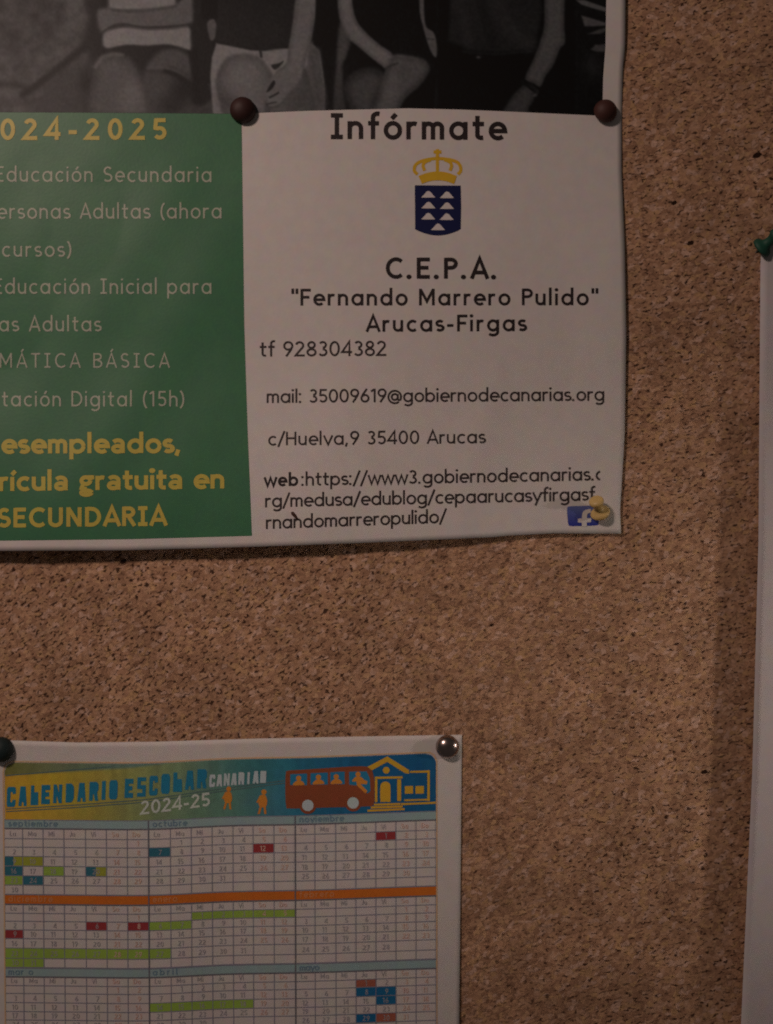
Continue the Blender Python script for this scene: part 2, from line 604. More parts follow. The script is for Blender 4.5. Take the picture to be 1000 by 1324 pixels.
def glyph(ch, w):
    """-> (strokes, dots, advance)"""
    h = w / 2
    st, dots = [], []
    R, RY = 0.325, 0.36
    def bowl(cx): return arc(cx, X / 2, R - h, RY - h, 0, 360)
    acute = None
    base = {'á': 'a', 'é': 'e', 'í': 'ı', 'ó': 'o', 'ú': 'u', 'Á': 'A', 'Ó': 'O'}.get(ch)
    if base:
        s, d, adv = glyph(base, w)
        top = 0.80 if ch.islower() else 1.08
        s = s + [[(adv / 2 - 0.05, top), (adv / 2 + 0.10, top + 0.19)]]
        return s, d, adv
    if ch == 'α':      # two-storey a
        return [[(0.56 - h, 0)] + [(0.56 - h, 0.46)] + arc(0.28, 0.46, 0.28 - h, X + .02 - h - 0.46, 0, 150)[1:], arc(0.27, 0.215, 0.26 - h, 0.225 - h, 0, 360)], [], 0.62
    if ch == 'γ':      # two-storey g
        return [arc(0.27, 0.47, 0.26 - h, 0.25 - h, 0, 360), [(0.34, X - h * .8), (0.60, X - h * .8)], arc(0.29, -0.13, 0.29 - h, 0.18 - h * .9, 0, 360), [(0.14, 0.24), (0.10, 0.10), (0.30, 0.04)]], [], 0.62
    if ch == ' ': return [], [], 0.34
    if ch == 'o': return [bowl(R)], [], 2 * R + 0.02
    if ch == '~': return [arc(R, X / 2, R - h, RY - h, 95, 262)], [], 0.36          # an o cut by the edge of its text box
    if ch == 'c': return [arc(R, X / 2, R - h, RY - h, 48, 312)], [], 0.58
    if ch == 'e': return [[(h, X / 2)] + [(2 * R - h, X / 2)] + arc(R, X / 2, R - h, RY - h, 0, 312)[1:]], [], 0.65
    if ch in 'adq':
        top = {'a': X, 'd': 1.06, 'q': X}[ch]; bot = -0.3 if ch == 'q' else 0
        return [bowl(R), [(2 * R - h, top), (2 * R - h, bot)]], [], 2 * R + 0.05
    if ch in 'bp':
        top = 1.06 if ch == 'b' else X; bot = -0.30 if ch == 'p' else 0
        return [bowl(R), [(h, top), (h, bot)]], [], 2 * R + 0.04
    if ch == 'g':
        return [bowl(R), [(2 * R - h, X), (2 * R - h, -0.04)] + arc(R, -0.04, R - h, 0.27 - h, 0, -145)[1:]], [], 2 * R + 0.05
    if ch in 'nh':
        top = X if ch == 'n' else 1.06
        r = 0.275
        return [[(h, top), (h, 0)], arc(r, X - r, r - h, r - h, 180, 0) + [(2 * r - h, 0)]], [], 0.60
    if ch == 'm':
        r = 0.235
        return [[(h, X), (h, 0)], arc(r, X - r, r - h, r - h, 180, 0) + [(2 * r - h, 0)],
                arc(3 * r - w, X - r, r - h, r - h, 180, 0) + [(4 * r - w - h, 0)]], [], 4 * r - w + 0.05
    if ch == 'u':
        r = 0.275
        return [[(h, X)] + arc(r, r, r - h, r - h, 180, 360), [(2 * r - h, X), (2 * r - h, 0)]], [], 0.60
    if ch == 'r': return [[(h, X), (h, 0)], arc(0.27, X - 0.27, 0.27 - h, 0.27 - h, 180, 62)], [], 0.42
    if ch == 'l': return [[(h, 1.06), (h, 0)]], [], w + 0.06
    if ch == 'i': return [[(h, X), (h, 0)]], [(h, 0.93)], w + 0.06
    if ch == 'ı': return [[(h, X), (h, 0)]], [], w + 0.06
    if ch == 't': return [[(0.17, 0.94), (0.17, 0.17)] + arc(0.17 + 0.15, 0.17, 0.15, 0.17 - h, 180, 290)[1:], [(0, X - h), (0.40, X - h)]], [], 0.44
    if ch == 'f': return [[(0.17, 0), (0.17, 0.86)] + arc(0.17 + 0.17, 0.86, 0.17, 0.22 - h, 180, 70)[1:], [(0, X - h), (0.38, X - h)]], [], 0.42
    if ch == 's':
        r = 0.215; ry = (X - w) / 4
        return [arc(r + 0.01, X - h - ry, r - h + .03, ry, 35, 265) [:] + arc(r + 0.01, h + ry, r - h + .04, ry, 85, -145)], [], 0.47
    if ch == 'v': return [[(0.02, X), (0.30, 0.02), (0.58, X)]], [], 0.60
    if ch == 'w': return [[(0.02, X), (0.22, 0.03), (0.42, X * 0.92), (0.62, 0.03), (0.82, X)]], [], 0.84
    if ch == 'y': return [[(0.02, X), (0.30, 0.03)], [(0.58, X), (0.30, 0.03), (0.17, -0.29)]], [], 0.60
    if ch == 'A': return [[(0.02, 0), (0.36, 1 - h * 0.4), (0.70, 0)], [(0.15, 0.30), (0.57, 0.30)]], [], 0.72
    if ch == 'B': return [[(h, 0), (h, 1)], [(h, 1 - h)] + arc(0.34, 0.76, 0.22 - h + .03, 0.24 - h, 90, -90) + [(h, 0.52)], [(0.3, 0.52)] + arc(0.34, 0.27, 0.26 - h + .03, 0.27 - h, 90, -90) + [(h, h)]], [], 0.62
    if ch == 'C': return [arc(0.44, 0.5, 0.44 - h, 0.51 - h, 48, 312)], [], 0.76
    if ch == 'D': return [[(h, 0), (h, 1)], [(h, 1 - h), (0.28, 1 - h)] + arc(0.28, 0.5, 0.44 - h, 0.5 - h, 90, -90)[1:] + [(h, h)]], [], 0.75
    if ch == 'E': return [[(h, 0), (h, 1)], [(h, 1 - h), (0.56, 1 - h)], [(h, 0.52), (0.50, 0.52)], [(h, h), (0.56, h)]], [], 0.60
    if ch == 'F': return [[(h, 0), (h, 1)], [(h, 1 - h), (0.55, 1 - h)], [(h, 0.50), (0.48, 0.50)]], [], 0.56
    if ch == 'H': return [[(h, 0), (h, 1)], [(0.68 - h, 0), (0.68 - h, 1)], [(h, 0.52), (0.68 - h, 0.52)]], [], 0.74
    if ch == 'I': return [[(0.21, 0), (0.21, 1)], [(0, 1 - h), (0.42, 1 - h)], [(0, h), (0.42, h)]], [], 0.46
    if ch == 'M': return [[(h, 0), (h, 1)], [(h, 0.97), (0.42, 0.25), (0.84 - h, 0.97)], [(0.84 - h, 1), (0.84 - h, 0)]], [], 0.90
    if ch == 'N': return [[(h, 0), (h, 1)], [(h, 0.97), (0.68 - h, 0.03)], [(0.68 - h, 0), (0.68 - h, 1)]], [], 0.74
    if ch == 'P': return [[(h, 0), (h, 1)], [(h, 1 - h), (0.30, 1 - h)] + arc(0.30, 0.72, 0.29 - h, 0.28 - h, 90, -90)[1:] + [(h, 0.44 + h)]], [], 0.60
    if ch == 'S':
        ry = (1 - w) / 4
        return [arc(0.30, 1 - h - ry, 0.28 - h, ry, 32, 268) + arc(0.30, h + ry, 0.30 - h, ry, 88, -148)], [], 0.62
    if ch == 'U': return [[(h, 1), (h, 0.30)] + arc(0.33, 0.30, 0.33 - h, 0.31 - h, 180, 360)[1:] + [(0.66 - h, 1)]], [], 0.72
    if ch == 'T': return [[(0.31, 0), (0.31, 1)], [(0, 1 - h), (0.62, 1 - h)]], [], 0.64
    if ch == 'V': return [[(0.02, 1), (0.34, 0.02), (0.66, 1)]], [], 0.68
    if ch == 'L': return [[(h, 1), (h, h), (0.5, h)]], [], 0.54
    if ch == 'O': return [arc(0.44, 0.5, 0.44 - h, 0.51 - h, 0, 360)], [], 0.9
    if ch == 'R': return [[(h, 0), (h, 1)], [(h, 1 - h), (0.30, 1 - h)] + arc(0.30, 0.72, 0.29 - h, 0.28 - h, 90, -90)[1:] + [(h, 0.44 + h)], [(0.30, 0.46), (0.56, 0)]], [], 0.62
    if ch == 'J': return [[(0.38, 1), (0.38, 0.22)] + arc(0.19, 0.22, 0.19, 0.22 - h, 0, -150)[1:]], [], 0.48
    if ch == 'X': return [[(0.02, 1), (0.6, 0)], [(0.6, 1), (0.02, 0)]], [], 0.64
    if ch == '0': return [arc(0.31, 0.5, 0.31 - h, 0.5 - h, 0, 360)], [], 0.66
    if ch == '1': return [[(0.02, 0.80), (0.24, 0.96)], [(0.26, 1), (0.26, 0)]], [], 0.40
    if ch == '2': return [arc(0.28, 0.72, 0.27 - h, 0.28 - h, 165, -35) + [(0.04, h), (0.58, h)]], [], 0.62
    if ch == '3': return [arc(0.27, 0.755, 0.23 - h + .02, 0.245 - h, 150, -90), arc(0.27, 0.265, 0.28 - h, 0.265 - h, 90, -150)], [], 0.60
    if ch == '4': return [[(0.46, 0), (0.46, 0.98), (0.03, 0.27), (0.62, 0.27)]], [], 0.65
    if ch == '5': return [[(0.52, 1 - h), (0.12, 1 - h), (0.09, 0.55)] + arc(0.27, 0.32, 0.29 - h, 0.31 - h, 115, -145)], [], 0.60
    if ch == '6': return [arc(0.30, 0.30, 0.30 - h, 0.31 - h, 0, 360), [(0.42, 1.0), (0.15, 0.56), (h + .005, 0.36)]], [], 0.63
    if ch == '9': return [arc(0.30, 0.70, 0.30 - h, 0.31 - h, 0, 360), [(0.18, 0.0), (0.45, 0.44), (0.60 - h - .005, 0.64)]], [], 0.63
    if ch == '7': return [[(0.02, 1 - h), (0.54, 1 - h), (0.18, 0)]], [], 0.58
    if ch == '8': return [arc(0.30, 0.75, 0.25 - h, 0.25 - h, 0, 360), arc(0.30, 0.265, 0.30 - h, 0.27 - h, 0, 360)], [], 0.63
    if ch == '.': return [], [(h, h)], w + 0.10
    if ch == ',': return [[(h + .03, h + 0.08), (h - .05, -0.14)]], [], w + 0.10
    if ch == ':': return [], [(h, h), (h, X - h)], w + 0.10
    if ch == '/': return [[(0.0, -0.12), (0.42, 1.06)]], [], 0.44
    if ch == '-': return [[(0.0, 0.36), (0.34, 0.36)]], [], 0.40
    if ch == '(': return [arc(0.50, 0.45, 0.42, 0.66, 122, 238)], [], 0.30
    if ch == ')': return [arc(-0.24, 0.45, 0.42, 0.66, 58, -58)], [], 0.24
    if ch == '"': return [[(h, 1.02), (h, 0.70)], [(h + 0.22, 1.02), (h + 0.22, 0.70)]], [], 0.36
    if ch == '@':
        return [arc(0.46, 0.38, 0.20, 0.22, 0, 360), [(0.66, 0.60), (0.66, 0.24)] + arc(0.76, 0.26, 0.10, 0.11, 190, 360)[1:] + arc(0.46, 0.38, 0.42, 0.46, 8, 310)[0:]], [], 0.96
    return [], [], 0.4


def text_shapes(body, w, cap, x0, y0, x1=None, y1=None, slant=0.0, wide=1.0):
    """lay a line from (x0, y0) to (x1, y1); the tracking is whatever fits. -> list of quads strips in layout points"""
    gl = [glyph(c, w / wide) for c in body]
    nat = sum(g[2] for g in gl) * cap * wide
    if x1 is None:
        track = 0.10 * cap
        x1 = x0 + nat + track * (len(gl) - 1)
    else:
        track = (x1 - x0 - nat + 0.03 * cap) / max(1, len(gl) - 1)
    y1 = y0 if y1 is None else y1
    strips = []
    x = x0
    for (st, dots, adv) in gl:
        def tr(p):
            xx = x + (p[0] + slant * p[1]) * cap * wide
            yy = y0 + (y1 - y0) * (xx - x0) / max(1e-6, x1 - x0) - p[1] * cap
            return (xx, yy)
        for s in st:
            strips.append([tr(p) for p in s])
        for d in dots:
            r = w * 0.62
            strips.append(('dot', [tr((d[0] + r * math.cos(2 * math.pi * i / 10), d[1] + r * math.sin(2 * math.pi * i / 10))) for i in range(10)]))
        x += adv * cap * wide + track
    return strips


def text_mesh(name, lines, lift, layer, mat, parent):
    """lines: list of (strips, stroke width in layout units)"""
    verts, faces = [], []
    q = 0
    for strips, wpx in lines:
        for s in strips:
            q += 1
            lay = layer + 0.05 * (q % 5)
            b0 = len(verts)
            if isinstance(s, tuple):
                for (x, y) in s[1]:
                    verts.append(place(lift, x, y, lay))
                faces.append(list(range(b0, len(verts)))[::1])
                continue
            L_, R_ = ribbon(s, wpx)
            for a, b in zip(L_, R_):
                verts.append(place(lift, a.x, a.y, lay)); verts.append(place(lift, b.x, b.y, lay))
            for i in range(len(L_) - 1):
                faces.append((b0 + 2 * i, b0 + 2 * i + 1, b0 + 2 * i + 3, b0 + 2 * i + 2))
    return link(name, verts, faces, mat, parent)


def line(name, body, w, cap, x0, y0, x1, y1, lift, layer, mat, parent, wide=1.12):
    return text_mesh(name, [(text_shapes(body, w, cap, x0, y0, x1, y1, 0.0, wide), w * cap)], lift, layer, mat, parent)


# ------------------------------------------------------------------ the large poster
PINY = 143
poster = empty('information_poster', P(315, 660), 'large poster with black and white photo, green panel and contact details', 'poster')

EDGE_Y = [-560, 0, 60, 90, 150, 220, 320, 430, 560, 620, 660, 694]
EDGE_X = [808, 809, 808.5, 805.5, 804, 804, 808, 810, 808, 804.5, 802, 803.5]
BOT_X = [-200, 0, 165, 330, 470, 640, 660, 720, 770, 810]
BOT_Y = [714, 712.3, 711.5, 707, 702, 694.5, 692.5, 689.5, 690, 690]
LEFT, TOP = -200, -420


def fx_sheet(u, v, py):
    return LEFT + u * (np.interp(py, EDGE_Y, EDGE_X) - LEFT)


def make_sheet():
    U, V = 150, 170
    uu, vv = np.meshgrid(np.linspace(0, 1, U), np.linspace(0, 1, V))
    px0 = LEFT + uu * (806 - LEFT)
    py = TOP + vv * (np.interp(px0, BOT_X, BOT_Y) - TOP)
    px = fx_sheet(uu, vv, py)
    return px, py


def sheet_from(px, py, lift, name, mat, parent):
    V, U = px.shape
    h = lift(px, py)
    k = S * (DIST - h) / DIST
    verts = np.stack([(px - 500) * k, -h, (662 - py) * k], -1).reshape(-1, 3)
    idx = np.arange(U * V).reshape(V, U)
    faces = np.stack([idx[:-1, :-1].ravel(), idx[1:, :-1].ravel(), idx[1:, 1:].ravel(), idx[:-1, 1:].ravel()], -1).tolist()
    o = link(name, verts.tolist(), faces, mat, parent, True)
    md = o.modifiers.new('thickness', 'SOLIDIFY')
    md.thickness = 0.00012
    md.offset = -1.0
    return o


px, py = make_sheet()
sheet_from(px, py, lift_poster, 'sheet', MAT['paper'], poster)

# --- the printed black and white photograph: laps of people seated in a row
def value_noise(px, py, s, seed):
    r = np.random.default_rng(seed)
    g = r.random((64, 64))
    x = px / s + 20; y = py / s + 20
    xi = np.floor(x).astype(int); yi = np.floor(y).astype(int)
    fx_ = x - xi; fy_ = y - yi
    fx_ = fx_ * fx_ * (3 - 2 * fx_); fy_ = fy_ * fy_ * (3 - 2 * fy_)
    a = g[yi % 64, xi % 64]; b = g[yi % 64, (xi + 1) % 64]; c = g[(yi + 1) % 64, xi % 64]; d = g[(yi + 1) % 64, (xi + 1) % 64]
    return (a * (1 - fx_) + b * fx_) * (1 - fy_) + (c * (1 - fx_) + d * fx_) * fy_


def poly_sd(px, py, pts):
    """signed distance, negative inside"""
    d = np.full(px.shape, 1e9); s = np.zeros(px.shape, bool)
    n = len(pts)
    for i in range(n):
        ax, ay = pts[i]; bx, by = pts[(i + 1) % n]
        ex, ey = bx - ax, by - ay
        wx, wy = px - ax, py - ay
        t = np.clip((wx * ex + wy * ey) / max(1e-9, ex * ex + ey * ey), 0, 1)
        d = np.minimum(d, (wx - ex * t) ** 2 + (wy - ey * t) ** 2)
        cross = (ay > py) != (by > py)
        with np.errstate(divide='ignore', invalid='ignore'):
            xi = ax + (py - ay) * (ex / (ey if ey != 0 else 1e-9))
        s ^= cross & (px < xi)
    d = np.sqrt(d)
    return np.where(s, -d, d)


def line_d(px, py, pts):
    d = np.full(px.shape, 1e9)
    for (ax, ay), (bx, by) in zip(pts[:-1], pts[1:]):
        ex, ey = bx - ax, by - ay
        wx, wy = px - ax, py - ay
        t = np.clip((wx * ex + wy * ey) / max(1e-9, ex * ex + ey * ey), 0, 1)
        d = np.minimum(d, (wx - ex * t) ** 2 + (wy - ey * t) ** 2)
    return np.sqrt(d)


def photo_colours(px, py):
    g = np.full(px.shape, 20.0)

    def mixin(a, val):
        nonlocal g
        g = g * (1 - a) + val * a

    def area(pts, val, soft=1.6, curve=True, alpha=1.0, rim=0.0, rimw=10):
        if curve:                                    # keep the long straight run above the crop from bending the outline
            q = []
            for i, (x, y) in enumerate(pts):
                if y <= -400:
                    (nx, ny) = pts[i - 1] if pts[i - 1][1] > -400 else pts[(i + 1) % len(pts)]
                    mid = [(x, -22), (x, -40)]
                    q += (mid if pts[i - 1][1] > -400 else mid[::-1])
                else:
                    q.append((x, y))
            pts = q
        p = catmull(pts, 5) if curve else pts
        if np.mean([a_[0] for a_ in p]) < 262:
            soft *= 1.6
        sd = poly_sd(px, py, p)
        v = val
        if rim:
            v = val - rim * (1 - smooth(0, rimw, -sd))
        mixin(alpha * (1 - smooth(-soft, soft, sd)), v)

    def blob(cx, cy, rx, ry, val, alpha=1.0, rot=0):
        c, s = math.cos(math.radians(rot)), math.sin(math.radians(rot))
        x = ((px - cx) * c + (py - cy) * s) / rx; y = (-(px - cx) * s + (py - cy) * c) / ry
        mixin(alpha * np.exp(-(x * x + y * y)), val)

    def stroke(pts, width, val, soft=1.5, alpha=1.0):
        d = line_d(px, py, catmull(pts, 5, False))
        mixin(alpha * (1 - smooth(width / 2 - soft, width / 2 + soft, d)), val)

    # --- far left: patterned dress, an arm, the next knee
    area([(-200, -430), (128, -430), (126, 0), (122, 50), (112, 100), (125, 160), (-200, 160)], 51, 4, False)
    blob(95, 10, 14, 30, 66, .7); blob(45, 20, 10, 8, 44, .6); blob(82, 28, 9, 7, 38, .8); blob(77, 6, 10, 6, 40, .7); blob(48, 24, 7, 6, 42, .6)
    blob(10, 95, 26, 8, 40, .6); blob(15, 118, 30, 10, 66, .6); blob(60, 70, 24, 16, 60, .5); blob(30, 52, 25, 14, 48, .5)
    stroke([(104, -30), (98, 8), (88, 42), (66, 78), (36, 108)], 24, 61, 8, .75)
    stroke([(62, -30), (58, 12), (62, 44)], 7, 40, 6, .6)
    stroke([(20, -30), (24, 20), (14, 60)], 8, 43, 7, .6)
    area([(-60, 78), (-20, 66), (18, 74), (34, 92), (10, 104), (-60, 112)], 60, 7, alpha=.6)
    area([(-60, 118), (0, 112), (36, 122), (44, 150), (-60, 150)], 58, 7, alpha=.7)
    stroke([(-40, 112), (0, 108), (28, 112), (42, 122)], 6, 36, 5, .7)
    n1 = value_noise(px, py, 11, 3) - 0.5
    n2 = value_noise(px, py, 5, 4) - 0.5
    g = g + (n1 * 16 + n2 * 8) * (1 - smooth(95, 130, px))
    stroke([(30, 122), (48, 110), (72, 91), (98, 70), (118, 52), (126, 30)], 8, 24, 4, 1)
    area([(110, 0), (130, 0), (132, 30), (134, 66), (124, 68), (108, 62), (112, 40), (116, 20)], 26, 4, alpha=.95)
    area([(70, 108), (96, 88), (120, 78), (134, 84), (125, 120), (118, 150), (40, 150)], 50, 7, alpha=.9)
    blob(112, 108, 11, 18, 24, .95); blob(122, 135, 14, 14, 26, .9); blob(95, 128, 18, 18, 46, .6)
    # --- second person: light top, folded arms, short trousers
    area([(240, -60), (262, -60), (262, 160), (246, 160), (246, 60)], 24, 3, False)
    area([(136, -420), (232, -420), (228, 6), (222, 12), (150, 14), (140, 10)], 88, 2.5, False)
    area([(126, 14), (142, 10), (160, 14), (200, 10), (226, 6), (246, -10), (250, 20), (246, 32), (222, 35), (185, 36), (160, 32), (146, 34), (134, 42), (128, 36)], 70, 2.5)
    stroke([(146, 13), (175, 15), (205, 12), (228, 8)], 4, 54, 2, .8)
    stroke([(134, 42), (146, 35), (160, 32), (186, 36), (222, 35), (246, 32)], 4, 38, 2, .9)
    area([(134, 44), (148, 37), (165, 35), (190, 38), (222, 37), (244, 35), (247, 50), (246, 66), (230, 62), (215, 59), (190, 60), (165, 59), (140, 64), (134, 62)], 90, 2)
    area([(130, 68), (142, 63), (165, 59), (190, 60), (215, 58), (234, 62), (248, 70), (250, 100), (254, 150), (130, 150)], 25, 2)
    area([(120, 98), (124, 78), (140, 69), (156, 69), (170, 76), (180, 92), (188, 112), (204, 150), (118, 150)], 66, 3, rim=16, rimw=16)
    stroke([(124, 86), (132, 75), (146, 70), (158, 71)], 5, 80, 2.5, .6)
    blob(172, 122, 16, 26, 78, .7); blob(135, 130, 14, 20, 54, .5); blob(150, 105, 16, 18, 62, .5)
    area([(190, 88), (198, 74), (212, 64), (230, 64), (244, 72), (250, 90), (248, 102), (236, 94), (220, 88), (204, 90)], 60, 3)
    stroke([(192, 88), (206, 88), (222, 90), (236, 96), (248, 104)], 5, 74, 2.5, .6)
    area([(186, 94), (200, 92), (216, 94), (232, 104), (244, 122), (250, 150), (196, 150), (188, 120)], 54, 3.5)
    blob(236, 118, 16, 18, 22, .95, 40); blob(222, 138, 18, 12, 28, .85); blob(200, 110, 10, 16, 60, .5)
    stroke([(214, 92), (230, 98), (246, 112)], 4.5, 22, 2, .9)
    # --- dark chair, strip of light clothing
    area([(262, -60), (284, -60), (280, 26), (268, 28), (260, 20)], 13, 2.5, False)
    area([(246, 66), (258, 60), (268, 70), (268, 150), (252, 150)], 18, 3, False)
    area([(256, 30), (268, 26), (276, 60), (270, 110), (276, 150), (260, 150)], 24, 3, False)
    area([(268, 30), (277, 25), (282, 40), (278, 50), (272, 51)], 66, 2)
    stroke([(271, 110), (276, 128), (272, 146)], 5, 44, 2, .7)
    area([(230, 148), (246, 136), (262, 136), (276, 128), (300, 140), (300, 152), (228, 152)], 48, 4)
    # --- third person: dark top, pale shorts, arm down to the knee
    area([(279, -430), (386, -430), (384, 0), (378, 60), (350, 64), (325, 63), (300, 59), (278, 51), (282, 20)], 27, 2, False)
    blob(320, 30, 14, 24, 33, .5); blob(352, 40, 12, 20, 31, .5)
    area([(280, 56), (296, 59), (325, 65), (350, 66), (378, 62), (412, 55), (418, 90), (420, 110), (420, 150), (276, 150), (272, 100), (274, 75)], 88, 2, False)
    area([(279, 110), (282, 92), (292, 76), (306, 70), (324, 70), (338, 76), (350, 92), (356, 112), (352, 150), (294, 150), (284, 130)], 78, 3, rim=14, rimw=20)
    blob(318, 104, 18, 22, 84, .5); blob(296, 132, 14, 14, 50, .6); blob(345, 120, 12, 20, 70, .5)
    stroke([(337, 66), (338, 73)], 3.5, 40, 1.3)
    area([(345, 66), (374, 64), (374, 82), (358, 84), (344, 82)], 88, 2, alpha=.7)
    area([(352, 110), (370, 92), (392, 88), (404, 100), (410, 120), (402, 150), (346, 150)], 66, 4, rim=14, rimw=12)
    blob(398, 100, 12, 12, 48, .7, 30); blob(392, 128, 18, 22, 54, .6)
    area([(399, 60), (411, 56), (416, 90), (420, 130), (414, 150), (404, 118), (398, 96)], 66, 2.5)
    stroke([(402, 70), (408, 100), (412, 130)], 3, 54, 2, .6)
    area([(384, -430), (414, -430), (413, 0), (407, 30), (402, 56), (397, 70), (394, 86), (384, 100), (366, 112), (352, 108), (358, 92), (370, 82), (373, 62), (378, 32)], 79, 2, rim=12, rimw=8)
    area([(345, 112), (356, 98), (372, 90), (390, 88), (388, 104), (374, 118), (364, 132), (350, 138), (344, 128)], 77, 3)
    area([(351, 84), (360, 82), (367, 79), (361, 87), (355, 90)], 34, 1.5)
    area([(345, 119), (349, 110), (354, 104), (356, 108), (351, 116)], 26, 1.4)
    stroke([(349, 126), (355, 123), (360, 120)], 2.6, 38, 1.2)
    stroke([(345, 135), (352, 133), (357, 132)], 2.4, 42, 1.2, .8)
    stroke([(348, 139), (358, 138), (366, 132)], 2.2, 56, 1.2, .7)
    # --- black gap
    area([(416, -430), (440, -430), (437, 60), (438, 150), (430, 150), (421, 110), (414, 66), (405, 56), (408, 36)], 10, 2, False)
    area([(414, 62), (420, 100), (424, 128), (419, 150), (410, 150), (404, 110), (402, 70)], 58, 3, alpha=.5)
    # --- fourth person: black dress, arm across to the knee
    area([(440, -430), (560, -430), (566, 90), (560, 150), (436, 150)], 9, 2, False)
    area([(439, 30), (454, 48), (449, 72), (444, 84), (444, 110), (446, 150), (432, 150), (434, 90)], 58, 2.5, rim=14, rimw=6)
    blob(440, 140, 9, 20, 40, .8); blob(438, 110, 8, 20, 44, .5)
    area([(444, 114), (452, 97), (466, 89), (480, 87), (494, 92), (500, 108), (490, 130), (484, 152), (460, 152), (450, 134)], 54, 3, rim=20, rimw=16)
    area([(504, 74), (512, 70), (528, 71), (544, 75), (553, 80), (556, 90), (550, 102), (540, 114), (526, 126), (518, 140), (515, 152), (478, 152), (486, 130), (492, 110), (498, 92)], 66, 2.5, rim=20, rimw=12)
    blob(508, 108, 12, 28, 72, .6, 15); blob(540, 82, 10, 8, 60, .5); blob(520, 92, 14, 10, 56, .5)
    area([(437, -430), (456, -430), (456, 4), (462, 27), (476, 44), (492, 58), (507, 69), (506, 80), (499, 88), (492, 84), (478, 73), (464, 61), (452, 51), (442, 34), (437, 10)], 80, 2, rim=16, rimw=7)
    stroke([(500, 88), (508, 84), (514, 82)], 3, 44, 1.5, .8)
    stroke([(503, 74), (520, 73), (540, 77)], 3, 74, 2, .4)
    area([(542, -430), (548, -430), (549, 20), (552, 35), (561, 42), (565, 56), (566, 68), (563, 74), (557, 66), (552, 52), (547, 34), (543, 15)], 66, 1.8)
    stroke([(552, 50), (562, 51)], 2, 44, 1.2, .7)
    blob(568, 118, 4, 8, 24, .7)
    # --- fifth person: dark shirt, black trousers, arm with a wrist band
    area([(566, -430), (745, -430), (745, 150), (566, 150)], 8, 3, False)
    area([(584, -60), (700, -60), (700, 20), (692, 62), (660, 67), (610, 66), (580, 52), (582, 20)], 27, 4, False)
    stroke([(640, -5), (652, 22), (668, 44), (684, 58)], 18, 35, 8, .8); stroke([(592, 0), (602, 30), (606, 55)], 14, 34, 7, .7)
    stroke([(622, 0), (630, 30), (640, 58)], 12, 19, 6, .7)
    stroke([(600, 67), (640, 70), (690, 66)], 3, 36, 2, .5)
    blob(619, 74, 3.5, 2, 66, .8)
    area([(703, -430), (731, -430), (730, 30), (731, 54), (724, 64), (716, 84), (706, 98), (699, 112), (690, 108), (679, 102), (690, 76), (699, 52), (704, 30)], 62, 2, rim=14, rimw=8)
    area([(672, 114), (682, 108), (692, 114), (691, 128), (684, 140), (682, 150), (650, 150), (656, 134), (664, 122)], 50, 2.5, rim=12, rimw=8)
    stroke([(676, 105), (684, 110), (694, 118)], 7, 16, 1.6)
    stroke([(688, 112), (695, 118), (693, 124)], 4, 30, 1.5, .8)
    blob(692, 123, 3, 1.6, 70, .8, -30)
    # --- striped sleeve at the edge
    area([(745, -430), (800, -430), (800, 160), (745, 160)], 12, 4, False)
    area([(742, -40), (800, -40), (800, -10), (742, -20)], 66, 2, False)
    area([(745, 0), (756, 0), (784, 10), (786, 16), (768, 11), (752, 6)], 64, 1.6, False)
    area([(752, 20), (766, 24), (786, 30), (786, 33), (766, 34), (756, 34)], 62, 1.8, False)
    area([(760, 44), (775, 38), (786, 35), (786, 40), (775, 44)], 52, 1.6, False)
    area([(764, 64), (770, 58), (786, 57), (786, 67), (772, 67)], 56, 1.8, False)
    blob(768, 86, 13, 16, 30, .8); stroke([(766, 72), (784, 68)], 2, 20, 1.2, .8)
    # grain of the print
    g = g + (value_noise(px, py, 3.2, 9) - 0.5) * 7 + (value_noise(px, py, 1.7, 12) - 0.5) * 5 + (value_noise(px, py, 40, 13) - 0.5) * 4
    g = 110 * (np.clip(g, 3, 120) / 110) ** 1.3
    ref = s2l((126, 108, 100))
    lin = 0.82 * s2l(np.stack([g * 1.05, g * 0.935, g * 0.895], -1)) / ref * WHITE
    return np.clip(lin, 0.005, 0.8)


PB_X = [-200, 0, 110, 310, 330, 400, 440, 530, 600, 660, 770, 790]
PB_Y = [145, 145, 145.5, 147, 146, 143, 142, 139.8, 141.5, 144, 149, 150]
photo_r = lambda py: np.interp(py, [-420, 0, 60, 100, 150], [783, 784, 783, 780, 779])


def photo_patch(y0, y1, U, V, nm):
    """uniform sampling in the layout plane, the lower edge follows the sheet"""
    uu, vv = np.meshgrid(np.linspace(0, 1, U), np.linspace(0, 1, V))
    a = -185 + uu * (782 + 185)
    low = np.interp(a, PB_X, PB_Y) if y1 is None else y1
    py = y0 + vv * (low - y0)
    px = -185 + uu * (photo_r(py) + 185)
    h = lift_poster(px, py) + 1 * LAYER
    k = S * (DIST - h) / DIST
    verts = np.stack([(px - 500) * k, -h, (662 - py) * k], -1).reshape(-1, 3)
    idx = np.arange(U * V).reshape(V, U)
    faces = np.stack([idx[:-1, :-1].ravel(), idx[1:, :-1].ravel(), idx[1:, 1:].ravel(), idx[:-1, 1:].ravel()], -1).tolist()
    cols = photo_colours(px.ravel(), py.ravel())
    return verts.tolist(), faces, cols


# fine mesh where the picture holds detail, coarse rows above
va, fa, ca = photo_patch(-16, None, 700, 124, 'a')
vb, fb, cb = photo_patch(-400, -16, 120, 20, 'b')
fb = [[i + len(va) for i in q] for q in fb]
tag(link('photo_print', va + vb, fa + fb, MAT['print'], poster, True, np.concatenate([ca, cb])), 'black and white photograph of seated people cropped to laps and arms')

